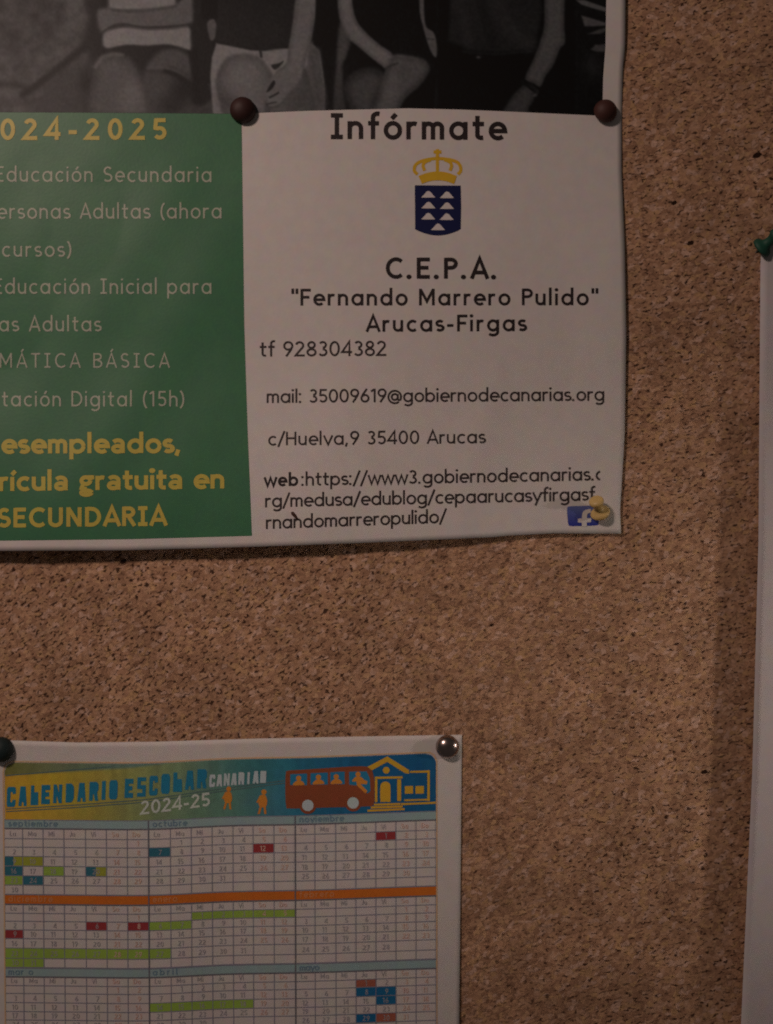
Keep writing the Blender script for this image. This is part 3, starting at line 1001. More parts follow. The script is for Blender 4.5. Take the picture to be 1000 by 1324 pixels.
# --- green panel
def green_patch():
    U, V = 110, 120
    uu, vv = np.meshgrid(np.linspace(0, 1, U), np.linspace(0, 1, V))
    a = -185 + uu * (318 + 185)
    top = np.interp(a, PB_X, PB_Y) + 0.2
    bot = np.interp(a, [-200, 0, 165, 326], [701, 699, 697, 692.5])
    py = top + vv * (bot - top)
    px = -185 + uu * (np.interp(py, [146, 420, 560, 692], [312.5, 316, 320.5, 326]) + 185)
    h = lift_poster(px, py) + LAYER
    k = S * (DIST - h) / DIST
    verts = np.stack([(px - 500) * k, -h, (662 - py) * k], -1).reshape(-1, 3)
    idx = np.arange(U * V).reshape(V, U)
    faces = np.stack([idx[:-1, :-1].ravel(), idx[1:, :-1].ravel(), idx[1:, 1:].ravel(), idx[:-1, 1:].ravel()], -1).tolist()
    return link('colour_panel', verts.tolist(), faces, MAT['green'], poster, True)


panel = green_patch()
lp = lift_poster
for (body, w, cap, x0, y0, x1, y1, mt) in (
        ('2024-2025', 0.19, 27.5, -28, 181, 216, 180.5, 'yellow'),
        ('Educación Secundaria', 0.112, 20, -6, 235, 274, 235.5, 'pale'),
        ('ersonas Adultas (ahora', 0.112, 20, -3, 283, 287, 282.5, 'pale'),
        ('cursos)', 0.112, 20, 3, 332, 92, 332, 'pale'),
        ('Educación Inicial para', 0.112, 20, -8, 380, 274, 380, 'pale'),
        ('as Adultas', 0.112, 20, -1, 428.5, 131, 428.5, 'pale'),
        ('MÁTICA BÁSICA', 0.105, 19, 0, 475.5, 219, 475.5, 'pale'),
        ('ntación Digital (15h)', 0.112, 20, -12, 525.5, 238, 525.5, 'pale')):
    line('text_line', body, w, cap, x0, y0, x1, y1, lp, 2.2, MAT[mt], panel, 1.12 if mt == 'yellow' else 0.98)
line('text_line', 'esempleαdos,', 0.205, 26, 2, 586.5, 235, 585.5, lp, 2.2, MAT['yellow'], panel, 1.24)
line('text_line', 'rículα γrαtuitα en', 0.205, 26, -1, 635, 291, 631.5, lp, 2.2, MAT['yellow'], panel, 1.24)
line('text_line', 'SECUNDARIA', 0.205, 25, -3, 682, 215, 679.5, lp, 2.2, MAT['yellow'], panel, 1.16)

# --- contact column
for (body, w, cap, x0, y0, x1, y1, mt) in (
        ('Infórmate', 0.175, 33, 428, 179.5, 655, 181, 'black'),
        ('C.E.P.A.', 0.185, 27, 499, 360, 643, 360.5, 'black'),
        ('"Fernando Marrero Pulido"', 0.165, 21.5, 377, 395, 773, 394.5, 'black'),
        ('Arucas-Firgas', 0.165, 21.5, 474, 429, 681, 428, 'black'),
        ('tf 928304382', 0.135, 19.5, 336, 461, 500, 460, 'black_soft'),
        ('mail: 35009619@gobiernodecanarias.org', 0.142, 17.5, 345, 521, 782, 518, 'black_soft'),
        ('c/Huelva,9 35400 Arucas', 0.138, 17.5, 347, 576, 628, 573, 'black_soft'),
        (':https://www3.gobiernodecanarias.~', 0.142, 17.5, 390, 628, 777, 621, 'black_soft'),
        ('rg/medusa/edublog/cepaarucasyfirgasf', 0.142, 17.5, 343, 656, 770, 647, 'black_soft'),
        ('rnandomarreropulido/', 0.142, 17.5, 344, 684, 577, 676, 'black_soft')):
    line('text_line', body, w, cap, x0, y0, x1, y1, lp, 1.2, MAT[mt], poster)
line('text_line', 'web', 0.185, 17, 342, 629, 386, 628, lp, 1.2, MAT['black'], poster)

# --- coat of arms
cx = 566.5
shield_pts = [(536.5, 239.5), (596, 240), (596.5, 268), (596, 296)] + [(596 - 59 * t, 296.5 + 8.0 * math.sin(math.pi * t) ** 0.9) for t in np.linspace(0.06, 0.94, 13)] + [(537, 296.5), (536.8, 268)]
shield = poly('shield', [shield_pts], lp, 1.0, MAT['navy'], poster)


def peak(x, y):
    return [(x - 9.2, y), (x - 4.6, y - 4.6), (x - 2.2, y - 7.6), (x, y - 8.4), (x + 2.6, y - 7.4), (x + 5.2, y - 4.4), (x + 9.0, y), (x, y + 0.2)]


for (x, y) in ((554, 255.3), (578.2, 256), (554.2, 269.3), (578.2, 270), (554, 283.6), (577.8, 284.2), (566.6, 297.4)):
    poly('mountain_mark', [peak(x, y)], lp, 2.2, MAT['paper'], shield)


def cr(x, y): return (520 + x / 10.19, 180 + y / 10.19)


crown_lines = [catmull([cr(*p) for p in q], 5, False) for q in (
    [(205, 462), (165, 420), (168, 360), (205, 315), (280, 282), (370, 262), (467, 252)],
    [(735, 462), (772, 420), (768, 355), (730, 305), (655, 275), (560, 260), (467, 252)])]
ribbons('crown', crown_lines + [
    catmull([cr(*p) for p in ((300, 415), (278, 350), (305, 300), (380, 272))], 5, False),
    [cr(467, 250), cr(467, 430)],
    catmull([cr(*p) for p in ((632, 415), (652, 350), (630, 300), (560, 272))], 5, False),
    [cr(467, 130), cr(467, 240)], [cr(415, 168), cr(520, 168)],
    catmull([cr(*p) for p in ((225, 505), (340, 462), (467, 445), (600, 462), (715, 505))], 5, False)], 4.2, lp, 1.0, MAT['gold'], poster)
ribbons('crown_band', [catmull([cr(*p) for p in ((248, 552), (350, 516), (470, 503), (590, 516), (700, 555))], 5, False)], 7.6, lp, 1.5, MAT['gold'], poster)

# --- social network mark
def badge_cols(px, py):
    t = ((py - 654) / 27.0)[:, None]
    return np.array(ink(52, 50, 72)) * (1 - t) + np.array(ink(20, 20, 62)) * t


def badge():
    U = V = 14
    uu, vv = np.meshgrid(np.linspace(0, 1, U), np.linspace(0, 1, V))
    px = 733 + uu * 40 + vv * 2; py = 654.5 + vv * 26 - uu * 1.0
    r = 0.10
    # rounded corners
    ux, vy = uu - .5, vv - .5
    k = 1 - 0.06 * (np.abs(ux * 2) ** 6) * (np.abs(vy * 2) ** 6)
    px = 754 + (px - 754) * k; py = 667.5 + (py - 667.5) * k
    h = lift_poster(px, py) + LAYER
    kk = S * (DIST - h) / DIST
    verts = np.stack([(px - 500) * kk, -h, (662 - py) * kk], -1).reshape(-1, 3)
    idx = np.arange(U * V).reshape(V, U)
    faces = np.stack([idx[:-1, :-1].ravel(), idx[1:, :-1].ravel(), idx[1:, 1:].ravel(), idx[:-1, 1:].ravel()], -1).tolist()
    return link('badge', verts.tolist(), faces, MAT['badge'], poster, True, badge_cols(px.ravel(), py.ravel()))


bd = badge()
poly('letter_mark', [catmull([(752.5, 680.8), (752.7, 668), (754, 662), (758, 659), (764, 658)], 5, False) + [(764, 663)] + catmull([(762, 663.2), (759.8, 664.5), (759.2, 668), (759, 680.8)], 5, False),
                     [(747.5, 670.4), (765, 669.8), (764.2, 675.2), (747.5, 675.6)]], lp, 2.2, MAT['paper'], bd)

# ------------------------------------------------------------------ the school calendar
cal = empty('school_calendar', P(300, 1300), 'printed school calendar with a bus banner and coloured day squares', 'calendar')
lc = lift_cal
DX = [-20, 5, 60, 110, 160, 192, 225, 262, 310, 381, 440, 500, 564, 600]
DY = [0, 0, .5, 1.0, 1.6, 1.5, 0.4, -2.2, -4.0, -4.8, -6.5, -8.8, -11, -12]
xs_ = np.linspace(-40, 640, 400)
dy_s = np.convolve(np.interp(np.linspace(-40 - 34, 640 + 34, 440), DX, DY), np.ones(41) / 41, 'valid')
dy = lambda x: np.interp(x, xs_, dy_s)
# the page as printed: straight grid, bent by the sheet
bx = lambda x, y: x + (y - 985) * 0.0085 * (1 - x / 560.0)


def cal_pt(x, y, d=True):
    return (bx(x, y), y + (float(dy(x)) if d else 0))


def make_cal_sheet():
    U, V = 110, 120
    uu, vv = np.meshgrid(np.linspace(0, 1, U), np.linspace(0, 1, V))
    x0 = -17
    a = x0 + uu * (597 - x0)
    top = np.interp(a, [-20, 20, 100, 200, 330, 480, 597], [957, 957.5, 960, 959, 955, 952, 950])
    py = top + vv * (1790 - top)
    px = x0 + uu * (np.interp(py, [950, 1324, 1800], [597.5, 594, 590]) - x0)
    return px, py


px, py = make_cal_sheet()
sheet_from(px, py, lift_cal, 'sheet', MAT['paper'], cal)


def cal_grid(name, x0, x1, ya, yb, U, V, layer, mat, parent, cols=None, r=0.0, use_dy=True, dyscale=None):
    uu, vv = np.meshgrid(np.linspace(0, 1, U), np.linspace(0, 1, V))
    x = x0 + uu * (x1 - x0)
    y = ya + vv * (yb - ya)
    if r:   # rounded upper corners
        inset = np.where(y < ya + r, r - np.sqrt(np.maximum(r * r - (ya + r - y) ** 2, 0)), 0)
        x = x0 + inset + uu * (x1 - x0 - 2 * inset)
    d = dy(x)
    if dyscale is not None: d = d * (dyscale[0] + (dyscale[1] - dyscale[0]) * vv)
    px = bx(x, y); py = y + d
    h = lift_cal(px, py) + layer * LAYER
    k = S * (DIST - h) / DIST
    verts = np.stack([(px - 500) * k, -h, (662 - py) * k], -1).reshape(-1, 3)
    idx = np.arange(U * V).reshape(V, U)
    faces = np.stack([idx[:-1, :-1].ravel(), idx[1:, :-1].ravel(), idx[1:, 1:].ravel(), idx[:-1, 1:].ravel()], -1).tolist()
    c = cols(x.ravel(), y.ravel()) if cols else None
    return link(name, verts.tolist(), faces, mat, parent, True, c)


CREF = (114, 99, 90)


def banner_cols(x, y):
    keys = [5, 60, 130, 190, 250, 310, 370, 430, 500, 565]
    cols = [(124, 84, 16), (114, 86, 14), (96, 80, 26), (80, 78, 40), (62, 72, 52), (36, 66, 60), (22, 60, 66), (14, 52, 70), (8, 45, 68), (10, 45, 66)]
    rgb = np.stack([np.interp(x, keys, [c[i] for c in cols]) for i in range(3)], -1)
    upper = np.interp(x, [5, 160, 300, 565], [1003, 992, 978, 960])          # sky above the upper ribbon line
    t = (1 - smooth(-2, 2, y - upper))[:, None]
    sky = np.stack([np.interp(x, [5, 60, 160, 300, 400, 565], c) for c in ([70, 66, 56, 40, 22, 10], [62, 64, 66, 66, 60, 46], [22, 38, 54, 58, 64, 66])], -1)
    rgb = rgb * (1 - t) + sky * t
    low = np.interp(x, [5, 190, 300, 380], [1045, 1036, 1020, 1012])
    t2 = (smooth(-2, 2, y - low) * (1 - smooth(330, 420, x)))[:, None]
    ground = np.stack([np.interp(x, [5, 120, 200, 300, 400], c) for c in ([128, 96, 70, 50, 20], [86, 80, 74, 70, 60], [14, 26, 46, 56, 80])], -1)
    rgb = rgb * (1 - t2) + ground * t2
    rgb = rgb * (1 + 0.12 * (value_noise(x, y * 0.05, 7, 31) - 0.5) + 0.07 * (value_noise(x, y, 4, 32) - 0.5))[:, None]
    rgb = rgb * 0.86 + rgb.mean(axis=1, keepdims=True) * 0.14
    v = s2l(np.clip(rgb, 0, 255)) / s2l(CREF) * WHITE
    v = v * np.minimum(1.0, 0.8 / v.max(axis=1, keepdims=True))
    return np.clip(v, 0.004, 0.85)


banner = cal_grid('banner', 6, 564, 986, 1060, 300, 44, 1.0, MAT['print'], cal, banner_cols, r=14, dyscale=(1.1, 1.0))
bdy = lambda x: float(dy(x))
# two thin dark lines of the ribbon that carries the title
ribbons('ribbon_line', [[(x, np.interp(x, [6, 160, 250], [1003, 990, 983])) for x in range(8, 150, 8)],
                        [(x, np.interp(x, [6, 100, 190, 280, 372], [1049.5, 1044, 1037, 1024, 1012])) for x in range(8, 372, 8)],
                        [(x, np.interp(x, [6, 100, 190, 280, 372], [1049.5, 1044, 1037, 1024, 1012]) - 3.2) for x in range(8, 372, 8)]], 1.3, lc, 1.8, MAT['swoosh'], banner)


def title(name, body, x0, x1, yb0, yb1, htop, mat, bold):
    """a row of heavy narrow capitals"""
    n = len(body)
    pitch = (x1 - x0) / n
    lines_ = []
    verts, faces = [], []
    for i, ch in enumerate(body):
        gw = pitch * (0.30 if ch == 'I' else 0.74)
        gx = x0 + i * pitch + (pitch - gw) * 0.3
        st, dots, adv = glyph(ch, 0.24)
        xsv = [p[0] for s in st for p in s]
        mn, mx_ = min(xsv), max(xsv)
        if mx_ - mn < 0.05: mn -= .2; mx_ += .2
        yb = yb0 + (yb1 - yb0) * (i / max(1, n - 1))
        tilt = random.uniform(-1, 1)
        for s in st:
            lines_.append(([[(gx + bold * .4 + (p[0] - mn) / (mx_ - mn) * (gw - bold * .8), yb - bold * .3 - p[1] * (htop - bold * .6) + tilt) for p in s]], bold))
    return text_mesh(name, lines_, lc, 2.4, mat, banner)


def heavy(name, body, boxes, mat):
    """display capitals drawn as heavy blocks with their counters nicked out"""
    verts_shapes = []
    for ch, (x0, x1, y0, y1) in zip(body, boxes):
        w, hgt = x1 - x0, y1 - y0
        sk = 0.8
        def q(u, v, x0=x0, y0=y0, w=w, hgt=hgt): return (x0 + u * w + (1 - v) * sk, y0 + v * hgt)
        if ch == 'C':
            verts_shapes.append([q(.12, 0), q(.9, 0), q(1, .12), q(1, .34), q(.66, .36), q(.6, .24), q(.42, .26), q(.40, .74), q(.6, .78), q(.66, .64), q(1, .64), q(.98, .88), q(.86, 1), q(.1, 1), q(0, .86), q(0, .12)])
        elif ch in 'A':
            verts_shapes.append([q(.2, 0), q(.8, 0), q(1, 1), q(.64, 1), q(.60, .80), q(.42, .80), q(.38, 1), q(0, 1)])
        elif ch == 'L':
            verts_shapes.append([q(0, 0), q(.42, 0), q(.42, .34), q(.95, .34), q(1, 1), q(0, 1)])
        elif ch == 'E':
            verts_shapes.append([q(0, 0), q(1, 0), q(1, .26), q(.46, .27), q(.46, .38), q(.9, .38), q(.9, .60), q(.46, .62), q(.46, .74), q(1, .74), q(1, 1), q(0, 1)])
        elif ch == 'N':
            verts_shapes.append([q(0, 0), q(.35, 0), q(.64, .46), q(.62, 0), q(1, 0), q(1, 1), q(.66, 1), q(.38, .56), q(.38, 1), q(0, 1)])
        elif ch == 'D':
            verts_shapes.append([q(0, 0), q(.7, 0), q(1, .2), q(1, .8), q(.7, 1), q(0, 1)])
        elif ch == 'R':
            verts_shapes.append([q(0, 0), q(.8, 0), q(1, .14), q(1, .42), q(.86, .54), q(1, 1), q(.64, 1), q(.50, .66), q(.40, .66), q(.40, 1), q(0, 1)])
        elif ch == 'O':
            verts_shapes.append([q(.15, 0), q(.85, 0), q(1, .14), q(1, .86), q(.85, 1), q(.15, 1), q(0, .86), q(0, .14)])
        elif ch == 'S':
            verts_shapes.append([q(0, 0), q(1, 0), q(1, .20), q(.40, .20), q(.40, .40), q(1, .40), q(1, 1), q(0, 1), q(0, .80), q(.60, .80), q(.60, .60), q(0, .60)])
        else:
            verts_shapes.append([q(0, 0), q(1, 0), q(1, 1), q(0, 1)])
    return poly(name, verts_shapes, lc, 2.2, mat, banner)


def zc(x, y): return (x / 3.226, 930 + y / 3.226)


tops = [(28, 65, 282, 366), (77, 112, 280, 362), (128, 160, 276, 358), (172, 208, 274, 354), (222, 258, 272, 350), (274, 308, 268, 347), (322, 358, 265, 344), (372, 410, 261, 340), (424, 440, 257, 336), (455, 490, 254, 334),
        (520, 555, 248, 328), (572, 608, 242, 323), (622, 658, 236, 318), (672, 708, 228, 311), (722, 760, 222, 303), (772, 810, 214, 294), (822, 862, 208, 288)]
heavy('title_lettering', 'CALENDARIOESCOLAR', [(zc(a, 0)[0], zc(b, 0)[0], zc(0, c)[1], zc(0, d)[1]) for a, b, c, d in tops], MAT['letter_blue'])
wt = []
for i in range(8):
    xa = 270.5 + i * 9.4
    wt.append((xa + (2.2 if i == 5 else 0), xa + (5.2 if i == 5 else 7.6), 1001.5 - i * 0.75 + (0.6 if i % 2 else 0), 1017.5 - i * 0.75))
heavy('subtitle_lettering', 'CANARIAS', wt, MAT['letter_white'])
line('year_lettering', '2024-25', 0.17, 17.5, 182, 1053.5, 272, 1042, lc, 2.2, MAT['letter_pale'], banner)
# children walking
def kid(cx, y, s, lean):
    head = circle(cx + lean, y, 3.6 * s, n=14)
    body = catmull([(cx - 4 * s, y + 5 * s), (cx + 3 * s, y + 4 * s), (cx + 6 * s, y + 12 * s), (cx + 4 * s, y + 20 * s), (cx - 4 * s, y + 20 * s), (cx - 6 * s, y + 12 * s)], 4)
    arm = [(cx - 5 * s, y + 7 * s), (cx - 9 * s, y + 14 * s), (cx - 7 * s, y + 15 * s), (cx - 3 * s, y + 10 * s)]
    l1 = [(cx - 4 * s, y + 19 * s), (cx - 1 * s, y + 19 * s), (cx - 4 * s, y + 30 * s), (cx - 7 * s, y + 30 * s)]
    l2 = [(cx + 1 * s, y + 19 * s), (cx + 4 * s, y + 19 * s), (cx + 5 * s, y + 30 * s), (cx + 2 * s, y + 30 * s)]
    return [head, body, arm, l1, l2]


poly('child_figure', kid(295, 1020, 0.88, 1), lc, 2.2, MAT['child'], banner)
poly('child_figure', kid(340, 1024, 0.95, 1.5), lc, 2.2, MAT['child'], banner)


def zb(x, y): return (300 + x / 3.125, 930 + y / 3.125)


bus_pts = catmull([zb(*p) for p in ((218, 222), (228, 208), (300, 203), (400, 196), (500, 190), (548, 192), (566, 205), (576, 250), (576, 300), (572, 345), (540, 352), (440, 355), (330, 358), (235, 360), (220, 352), (216, 290))], 4)
bus = poly('bus', [bus_pts], lc, 2.0, MAT['bus'], banner)
for (x0, x1, y0, y1) in ((236, 304, 222, 266), (318, 388, 218, 264), (398, 456, 214, 262)):
    poly('bus_window', [[zb(x0, y0), zb(x1, y0 - 3), zb(x1, y1), zb(x0, y1)]], lc, 2.5, MAT['dark_blue'], bus)
poly('bus_window', [[zb(474, 212), zb(545, 210), zb(558, 240), zb(560, 290), zb(548, 300), zb(520, 270), zb(474, 264)]], lc, 2.5, MAT['dark_blue'], bus)
for (x, y) in ((270, 244), (350, 240), (422, 238), (510, 228)):
    poly('passenger_mark', [circle(*zb(x, y - 6), 3.4, n=12), catmull([zb(x - 24, y + 22), zb(x - 10, y + 5), zb(x + 12, y + 5), zb(x + 24, y + 20), zb(x, y + 23)], 3)], lc, 3.0, MAT['child'], bus)
poly('driver_mark', [[zb(500, 236), zb(522, 240), zb(548, 250), zb(546, 262), zb(520, 262), zb(548, 290), zb(540, 300), zb(506, 268)]], lc, 3.1, MAT['child'], bus)
for (x, y) in ((307, 348), (490, 338)):
    poly('wheel_arch', [circle(*zb(x, y), 11, n=22)], lc, 2.5, MAT['bus'], bus)
    poly('wheel', [circle(*zb(x, y), 7.4, n=22)], lc, 3.1, MAT['letter_white'], bus)
school = poly('schoolhouse', [[zb(548, 192), zb(628, 150), zb(716, 205), zb(716, 220), zb(700, 218), zb(628, 172), zb(566, 206)],
                              circle(*zb(624, 206), 4.4, n=16),
                              [zb(578, 232), zb(690, 230), zb(690, 239), zb(578, 241)],
                              catmull([zb(600, 334), zb(600, 272), zb(608, 256), zb(620, 252), zb(634, 256), zb(641, 272), zb(641, 334)], 3, False),
                              [zb(668, 242), zb(684, 242), zb(684, 330), zb(668, 330)], [zb(578, 242), zb(588, 242), zb(588, 335), zb(578, 335)],
                              [zb(574, 341), zb(682, 338), zb(682, 346), zb(574, 349)], [zb(562, 352), zb(690, 348), zb(690, 357), zb(562, 361)], [zb(548, 365), zb(698, 359), zb(698, 367), zb(548, 374)],
                              [zb(720, 209), zb(800, 206), zb(800, 330), zb(790, 330), zb(790, 216), zb(720, 216)],
                              [zb(697, 324), zb(790, 321), zb(790, 328), zb(697, 331)], [zb(684, 339), zb(824, 333), zb(824, 341), zb(684, 347)]],
              lc, 2.2, MAT['school'], banner)
for (x0, x1) in ((699, 732), (742, 776)):
    poly('school_window', [[zb(x0, 270), zb(x1, 269), zb(x1, 300), zb(x0, 301)]], lc, 2.4, MAT['school'], school)

# border line round the page
bl = [cal_pt(4.2, y) for y in range(1500, 1000, -20)] + [cal_pt(4.2, 998), cal_pt(6.5, 990), cal_pt(11, 986), cal_pt(18, 984.5)] + [(x, 984.5 + 1.1 * bdy(x)) for x in range(30, 552, 12)] + [(556, 984.8 + 1.1 * bdy(556)), (561.5, 988 + 1.1 * bdy(560)), (565, 995 + bdy(565))] + [cal_pt(565, y) for y in range(1010, 1500, 20)]
ribbons('border_line', [bl], 1.7, lc, 1.6, MAT['border'], cal)

# months: columns and rows
COLX = [[5, 28.5, 55, 82, 110, 137, 164, 191.6], [191.6, 220, 247, 274, 301, 327, 354, 381.6], [381.6, 407, 434, 460, 486, 512, 538, 564]]
ROWS = [[1059.8, 1071, 1084, 1095, 1107, 1119.5, 1132, 1144, 1156], [1156.6, 1169, 1180.5, 1190.8, 1202, 1213.2, 1225.6, 1238.8, 1250.5], [1251.6, 1262.8, 1274, 1284.2, 1296, 1307.6, 1318.5, 1330, 1342]]
NAMES = [['septiembre', 'octubre', 'noviembre'], ['diciembre', 'enero', 'febrero'], ['marzo', 'abril', 'mayo']]
START = [[6, 1, 4], [6, 2, 5], [5, 1, 3]]
DAYS = [[30, 31, 30], [31, 31, 28], [31, 30, 31]]


# light blue / orange month bars
for r in range(3):
    for c in range(3):
        x0, x1 = COLX[c][0], COLX[c][-1]
        bar = cal_grid('month_bar', x0, x1, ROWS[r][0], ROWS[r][1], 24, 3, 1.0, MAT['bar_orange' if r == 1 else 'bar_blue'], cal)
        yb = (ROWS[r][0] + ROWS[r][1]) / 2 + 3.0
        cap = 8.2
        wd = len(NAMES[r][c]) * 6.4
        xa = x0 + 6
        line('month_name', NAMES[r][c], 0.17, cap, xa, yb + bdy(xa), xa + wd, yb + bdy(xa + wd), lc, 2.0, MAT['month_text_pale' if r == 1 else 'month_text'], bar)

# grid lines
hl, hs, vl = [], [], []
for r in range(3):
    for k, y in enumerate(ROWS[r]):
        pts = [cal_pt(x, y) for x in np.arange(5, 565, 8)] + [cal_pt(564.5, y)]
        (hl if k in (1,) else hs).append(pts)
for c in range(3):
    for k, x in enumerate(COLX[c]):
        if k == 7 and c < 2: continue
        for r in range(3):
            vl.append((k == 0, [cal_pt(x, y) for y in np.arange(ROWS[r][1] if k else ROWS[r][0], ROWS[r][-1] + 1, 8)] + [cal_pt(x, ROWS[r][-1])]))
ribbons('row_lines', hs, 1.0, lc, 1.9, MAT['grid_soft'], cal)
ribbons('heading_rules', hl, 1.7, lc, 2.3, MAT['grid'], cal)
ribbons('column_lines', [v_ for b_, v_ in vl if not b_], 1.0, lc, 1.55, MAT['grid_soft'], cal)
for xd in (COLX[1][0], COLX[2][0]):
    ribbons('month_divider', [[cal_pt(xd, y) for y in np.arange(ROWS[0][0], ROWS[2][-1], 8)]], 1.6, lc, 2.6, MAT['grid'], cal)


def cell(r, c, row, col, mat, half=None):
    x0, x1 = COLX[c][col], COLX[c][col + 1]
    if half == 0: x1 = (x0 + x1) / 2
    if half == 1: x0 = (x0 + x1) / 2
    ya, yb = ROWS[r][row + 1], ROWS[r][row + 2]
    return cal_grid('day_square', x0 + .3, x1 - .3, ya + .3, yb - .3, 4, 3, 1.25, MAT[mat], cal)


# (row 1 = first week under the weekday letters)
for (r, c, row, col, mat, half) in (
        (0, 0, 3, 0, 'cell_teal', 0), (0, 0, 3, 0, 'cell_olive', 1), (0, 0, 3, 1, 'cell_olive', None), (0, 0, 4, 0, 'cell_teal', None), (0, 0, 4, 2, 'cell_green', None),
        (0, 0, 4, 4, 'cell_teal', 0), (0, 0, 4, 4, 'cell_olive', 1), (0, 0, 5, 0, 'cell_green', None), (0, 0, 5, 1, 'cell_teal', None),
        (0, 1, 2, 0, 'cell_teal', None), (0, 1, 2, 5, 'cell_red', None), (0, 2, 1, 4, 'cell_red', None),
        (1, 0, 2, 4, 'cell_red', None), (1, 0, 2, 6, 'cell_red', None), (1, 0, 3, 0, 'cell_red', None),
        *[(1, 0, 5, k, 'cell_green', None) for k in range(7)], (1, 0, 6, 0, 'cell_green', None), (1, 0, 6, 1, 'cell_green', None), (1, 1, 5, 0, 'cell_green', None),
        *[(1, 1, 1, k, 'cell_green', None) for k in range(2, 7)], (1, 1, 2, 0, 'cell_green', None), (1, 1, 2, 1, 'cell_green', None),
        *[(2, 1, 3, k, 'cell_green', None) for k in range(0, 5)],
        (2, 2, 1, 3, 'cell_brick', None), (2, 2, 2, 3, 'cell_blue', None), (2, 2, 2, 4, 'cell_blue', None), (2, 2, 3, 4, 'cell_blue', None), (2, 2, 5, 3, 'cell_blue', None), (2, 2, 5, 4, 'cell_brick', None)):
    cell(r, c, row, col, mat, half)

ARC = 5
for r in range(3):
    for c in range(3):
        grey, peach = [], []
        for k, nm in enumerate(('Lu', 'Ma', 'Mi', 'Ju', 'Vi', 'Sa', 'Do')):
            x = COLX[c][k] + 7; y = ROWS[r][2] - 3.2 + bdy(x)
            (grey if k < 5 else peach).append((text_shapes(nm, 0.16, 6.4, bx(x, y), y), 1.0))
        for d in range(1, DAYS[r][c] + 1):
            s = START[r][c] + d - 1
            row, col = s // 7 + 1, s % 7
            if row > 6: continue
            t = str(d)
            cw = COLX[c][col + 1] - COLX[c][col]
            x = COLX[c][col] + cw * (0.34 if len(t) == 2 else 0.46)
            y = ROWS[r][row + 2 - 0] - 2.6 + bdy(x) if row + 2 < 9 else ROWS[r][8] - 2.6 + bdy(x)
            y = ROWS[r][row + 1] + (ROWS[r][min(row + 2, 8)] - ROWS[r][row + 1]) * 0.80 + bdy(x)
            (grey if col < 5 else peach).append((text_shapes(t, 0.15, 6.8, bx(x, y), y), 1.0))
        grey = [(a_, 0.88) for a_, _ in grey]
        text_mesh('day_numbers', grey, lc, 2.0, MAT['number'], cal)
        text_mesh('weekend_numbers', peach, lc, 2.0, MAT['number_soft'], cal)

# ------------------------------------------------------------------ the sheet at the right
def side_sheet():
    U, V = 60, 130
    uu, vv = np.meshgrid(np.linspace(0, 1, U), np.linspace(0, 1, V))
    py0 = 314 + vv * (1500 - 314)
    xl = np.interp(py0, [314, 345, 700, 1000, 1324, 1500], [985, 983.5, 981, 973, 958.5, 950])
    px = xl + uu * 600
    py = py0 - uu * 12
    return px, py


px, py = side_sheet()
side = sheet_from(px, py, lift_side, 'blank_sheet', MAT['paper_grey'], None)
tag(side, 'plain greyish white sheet at the right edge, hanging from the green push pin', 'paper sheet')

# ------------------------------------------------------------------ pins
def lathe(profile, n=40):
    verts, faces = [], []
    for (r, z) in profile:
        for i in range(n):
            a = 2 * math.pi * i / n
            verts.append(Vector((r * math.cos(a), r * math.sin(a), z)))
    m = len(profile)
    for k in range(m - 1):
        for i in range(n):
            j = (i + 1) % n
            faces.append((k * n + i, k * n + j, (k + 1) * n + j, (k + 1) * n + i))
    faces.append(list(range(n))[::-1])
    faces.append([(m - 1) * n + i for i in range(n)])
    return verts, faces


def oriented(profile, base, axis, name, mat, parent=None, n=40):
    v, f = lathe(profile, n)
    q = Vector(axis).normalized().to_track_quat('Z', 'Y')
    vv = [q @ p for p in v]
    if parent is None:
        o = link(name, vv, f, mat, None, True)
        o.location = base
    else:
        off = base - parent_origin(parent)
        me_v = [p + off + parent_origin(parent) for p in vv]
        o = link(name, me_v, f, mat, parent, True)
    return o


def dome_profile(R_, H_, needle=0.006):
    pr = [(0.0003, -needle), (0.0006, -needle * 0.5), (0.0006, 0.0), (R_ * 0.96, 0.0), (R_, H_ * 0.10)]
    for k in range(1, 13):
        a = math.radians(90 * k / 12.5)
        pr.append((R_ * math.cos(a), H_ * (0.10 + 0.90 * math.sin(a))))
    return pr


def dome(px, py, lift, R_px, H_, axis, mat, label, name='thumb_tack', group=None):
    h = float(lift(px, py)) + 0.0004
    base = P(px, py, h)
    o = oriented(dome_profile(R_px * S * (DIST - h - H_ * .4) / DIST, H_), base, axis, name, mat)
    tag(o, label, 'push pin')
    return o


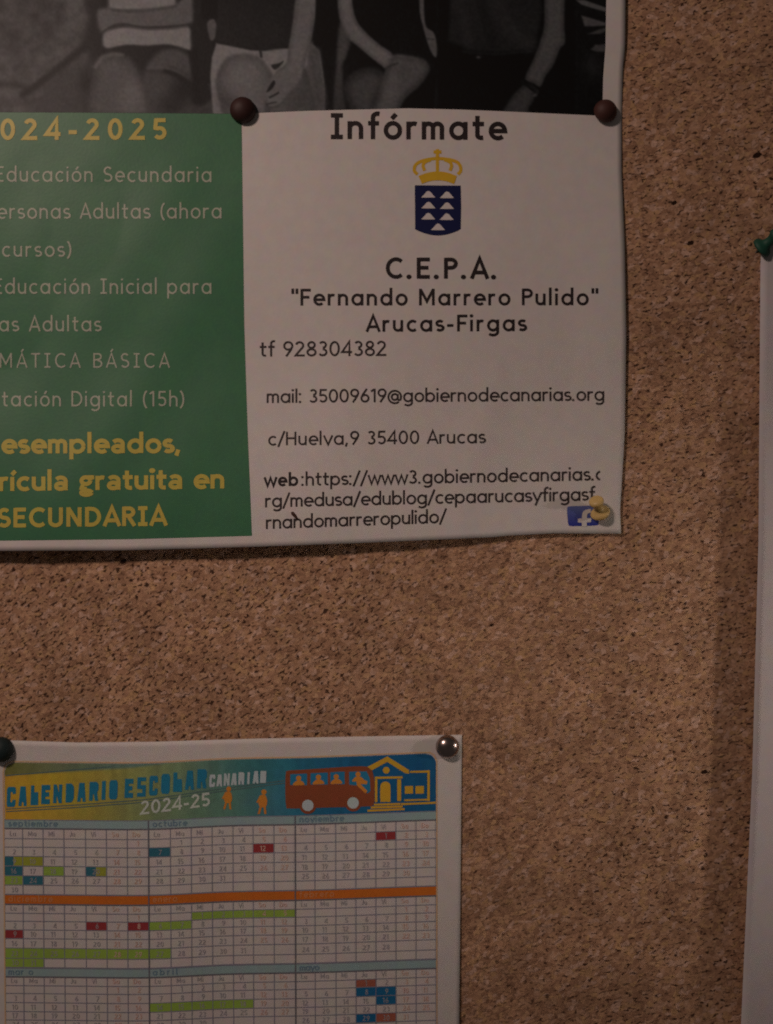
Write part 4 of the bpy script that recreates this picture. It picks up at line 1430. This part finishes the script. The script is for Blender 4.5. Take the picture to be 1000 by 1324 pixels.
dome(314.5, 143.5, lift_poster, 16.8, 0.0050, (0.05, -1, 0.02), MAT['pin_brown'], 'round dark brown tack at the top corner of the green poster panel')
dome(782, 145.5, lift_poster, 15.2, 0.0052, (0.14, -1, 0.22), MAT['pin_brown_light'], 'round reddish brown tack at the right margin of the large poster')
dome(578.6, 965.3, lift_cal, 15.3, 0.0042, (0.02, -1, 0.04), MAT['steel'], 'shiny domed metal tack at the top right corner of the calendar')
dome(2.0, 969, lift_cal, 16.3, 0.0055, (0.05, -1, 0.10), MAT['pin_dark'], 'round blue black tack at the top left corner of the calendar')

# yellow push pin, leaning up and to the left
def push_pin(px, py, lift, axis, mat, label, scale=1.0):
    h = float(lift(px, py)) + 0.0004
    base = P(px, py, h)
    root = empty('push_pin', base, label, 'push pin')
    k = scale * 0.001
    grip = [(0.6 * k, 0.0), (4.4 * k, 0.1 * k), (4.7 * k, 0.7 * k), (4.5 * k, 1.5 * k), (3.7 * k, 2.3 * k), (2.7 * k, 2.9 * k), (2.2 * k, 3.8 * k), (2.05 * k, 5.0 * k), (2.2 * k, 6.2 * k), (2.7 * k, 7.0 * k), (3.25 * k, 7.6 * k), (3.45 * k, 8.3 * k), (3.40 * k, 9.0 * k), (3.0 * k, 9.6 * k), (2.0 * k, 10.0 * k), (0.8 * k, 10.1 * k)]
    oriented(grip, base, axis, 'grip', mat, root)
    oriented([(0.10 * k, -9 * k), (0.5 * k, -7 * k), (0.5 * k, 0.0)], base, axis, 'needle', MAT['needle'], root, 12)
    return root


push_pin(776.5, 664.5, lift_poster, (-0.55, -0.95, 1.02), MAT['pin_yellow'], 'pale yellow push pin leaning over the small blue square badge on the poster', 0.92)
push_pin(983, 322, lift_side, (0.85, -1.0, 0.72), MAT['pin_green'], 'dark green push pin holding the corner of the plain sheet at the right edge', 1.0)

# dark splinter stuck to the poster
def splinter():
    base = place(lift_poster, 381, 668, 2)
    pts = [(-4.5, -6), (-1.5, -6.5), (2, -2.5), (4.5, 2), (5.5, 4.6), (3.4, 4.2), (-0.5, 1), (-4.2, -3)]
    h = float(lift_poster(381, 668))
    vs_ = []
    for lay, sc in ((0.0002, 1.0), (0.0009, 0.6)):
        for (a, b) in pts:
            vs_.append(P(381 + a * sc, 668 + b * sc, h + lay))
    n = len(pts)
    fs = [list(range(n)), list(range(2 * n - 1, n - 1, -1))] + [(i, (i + 1) % n, n + (i + 1) % n, n + i) for i in range(n)]
    o = link('cork_splinter', vs_, fs, MAT['splinter'])
    tag(o, 'tiny dark splinter stuck to the poster over its last printed line', 'cork chip')


splinter()
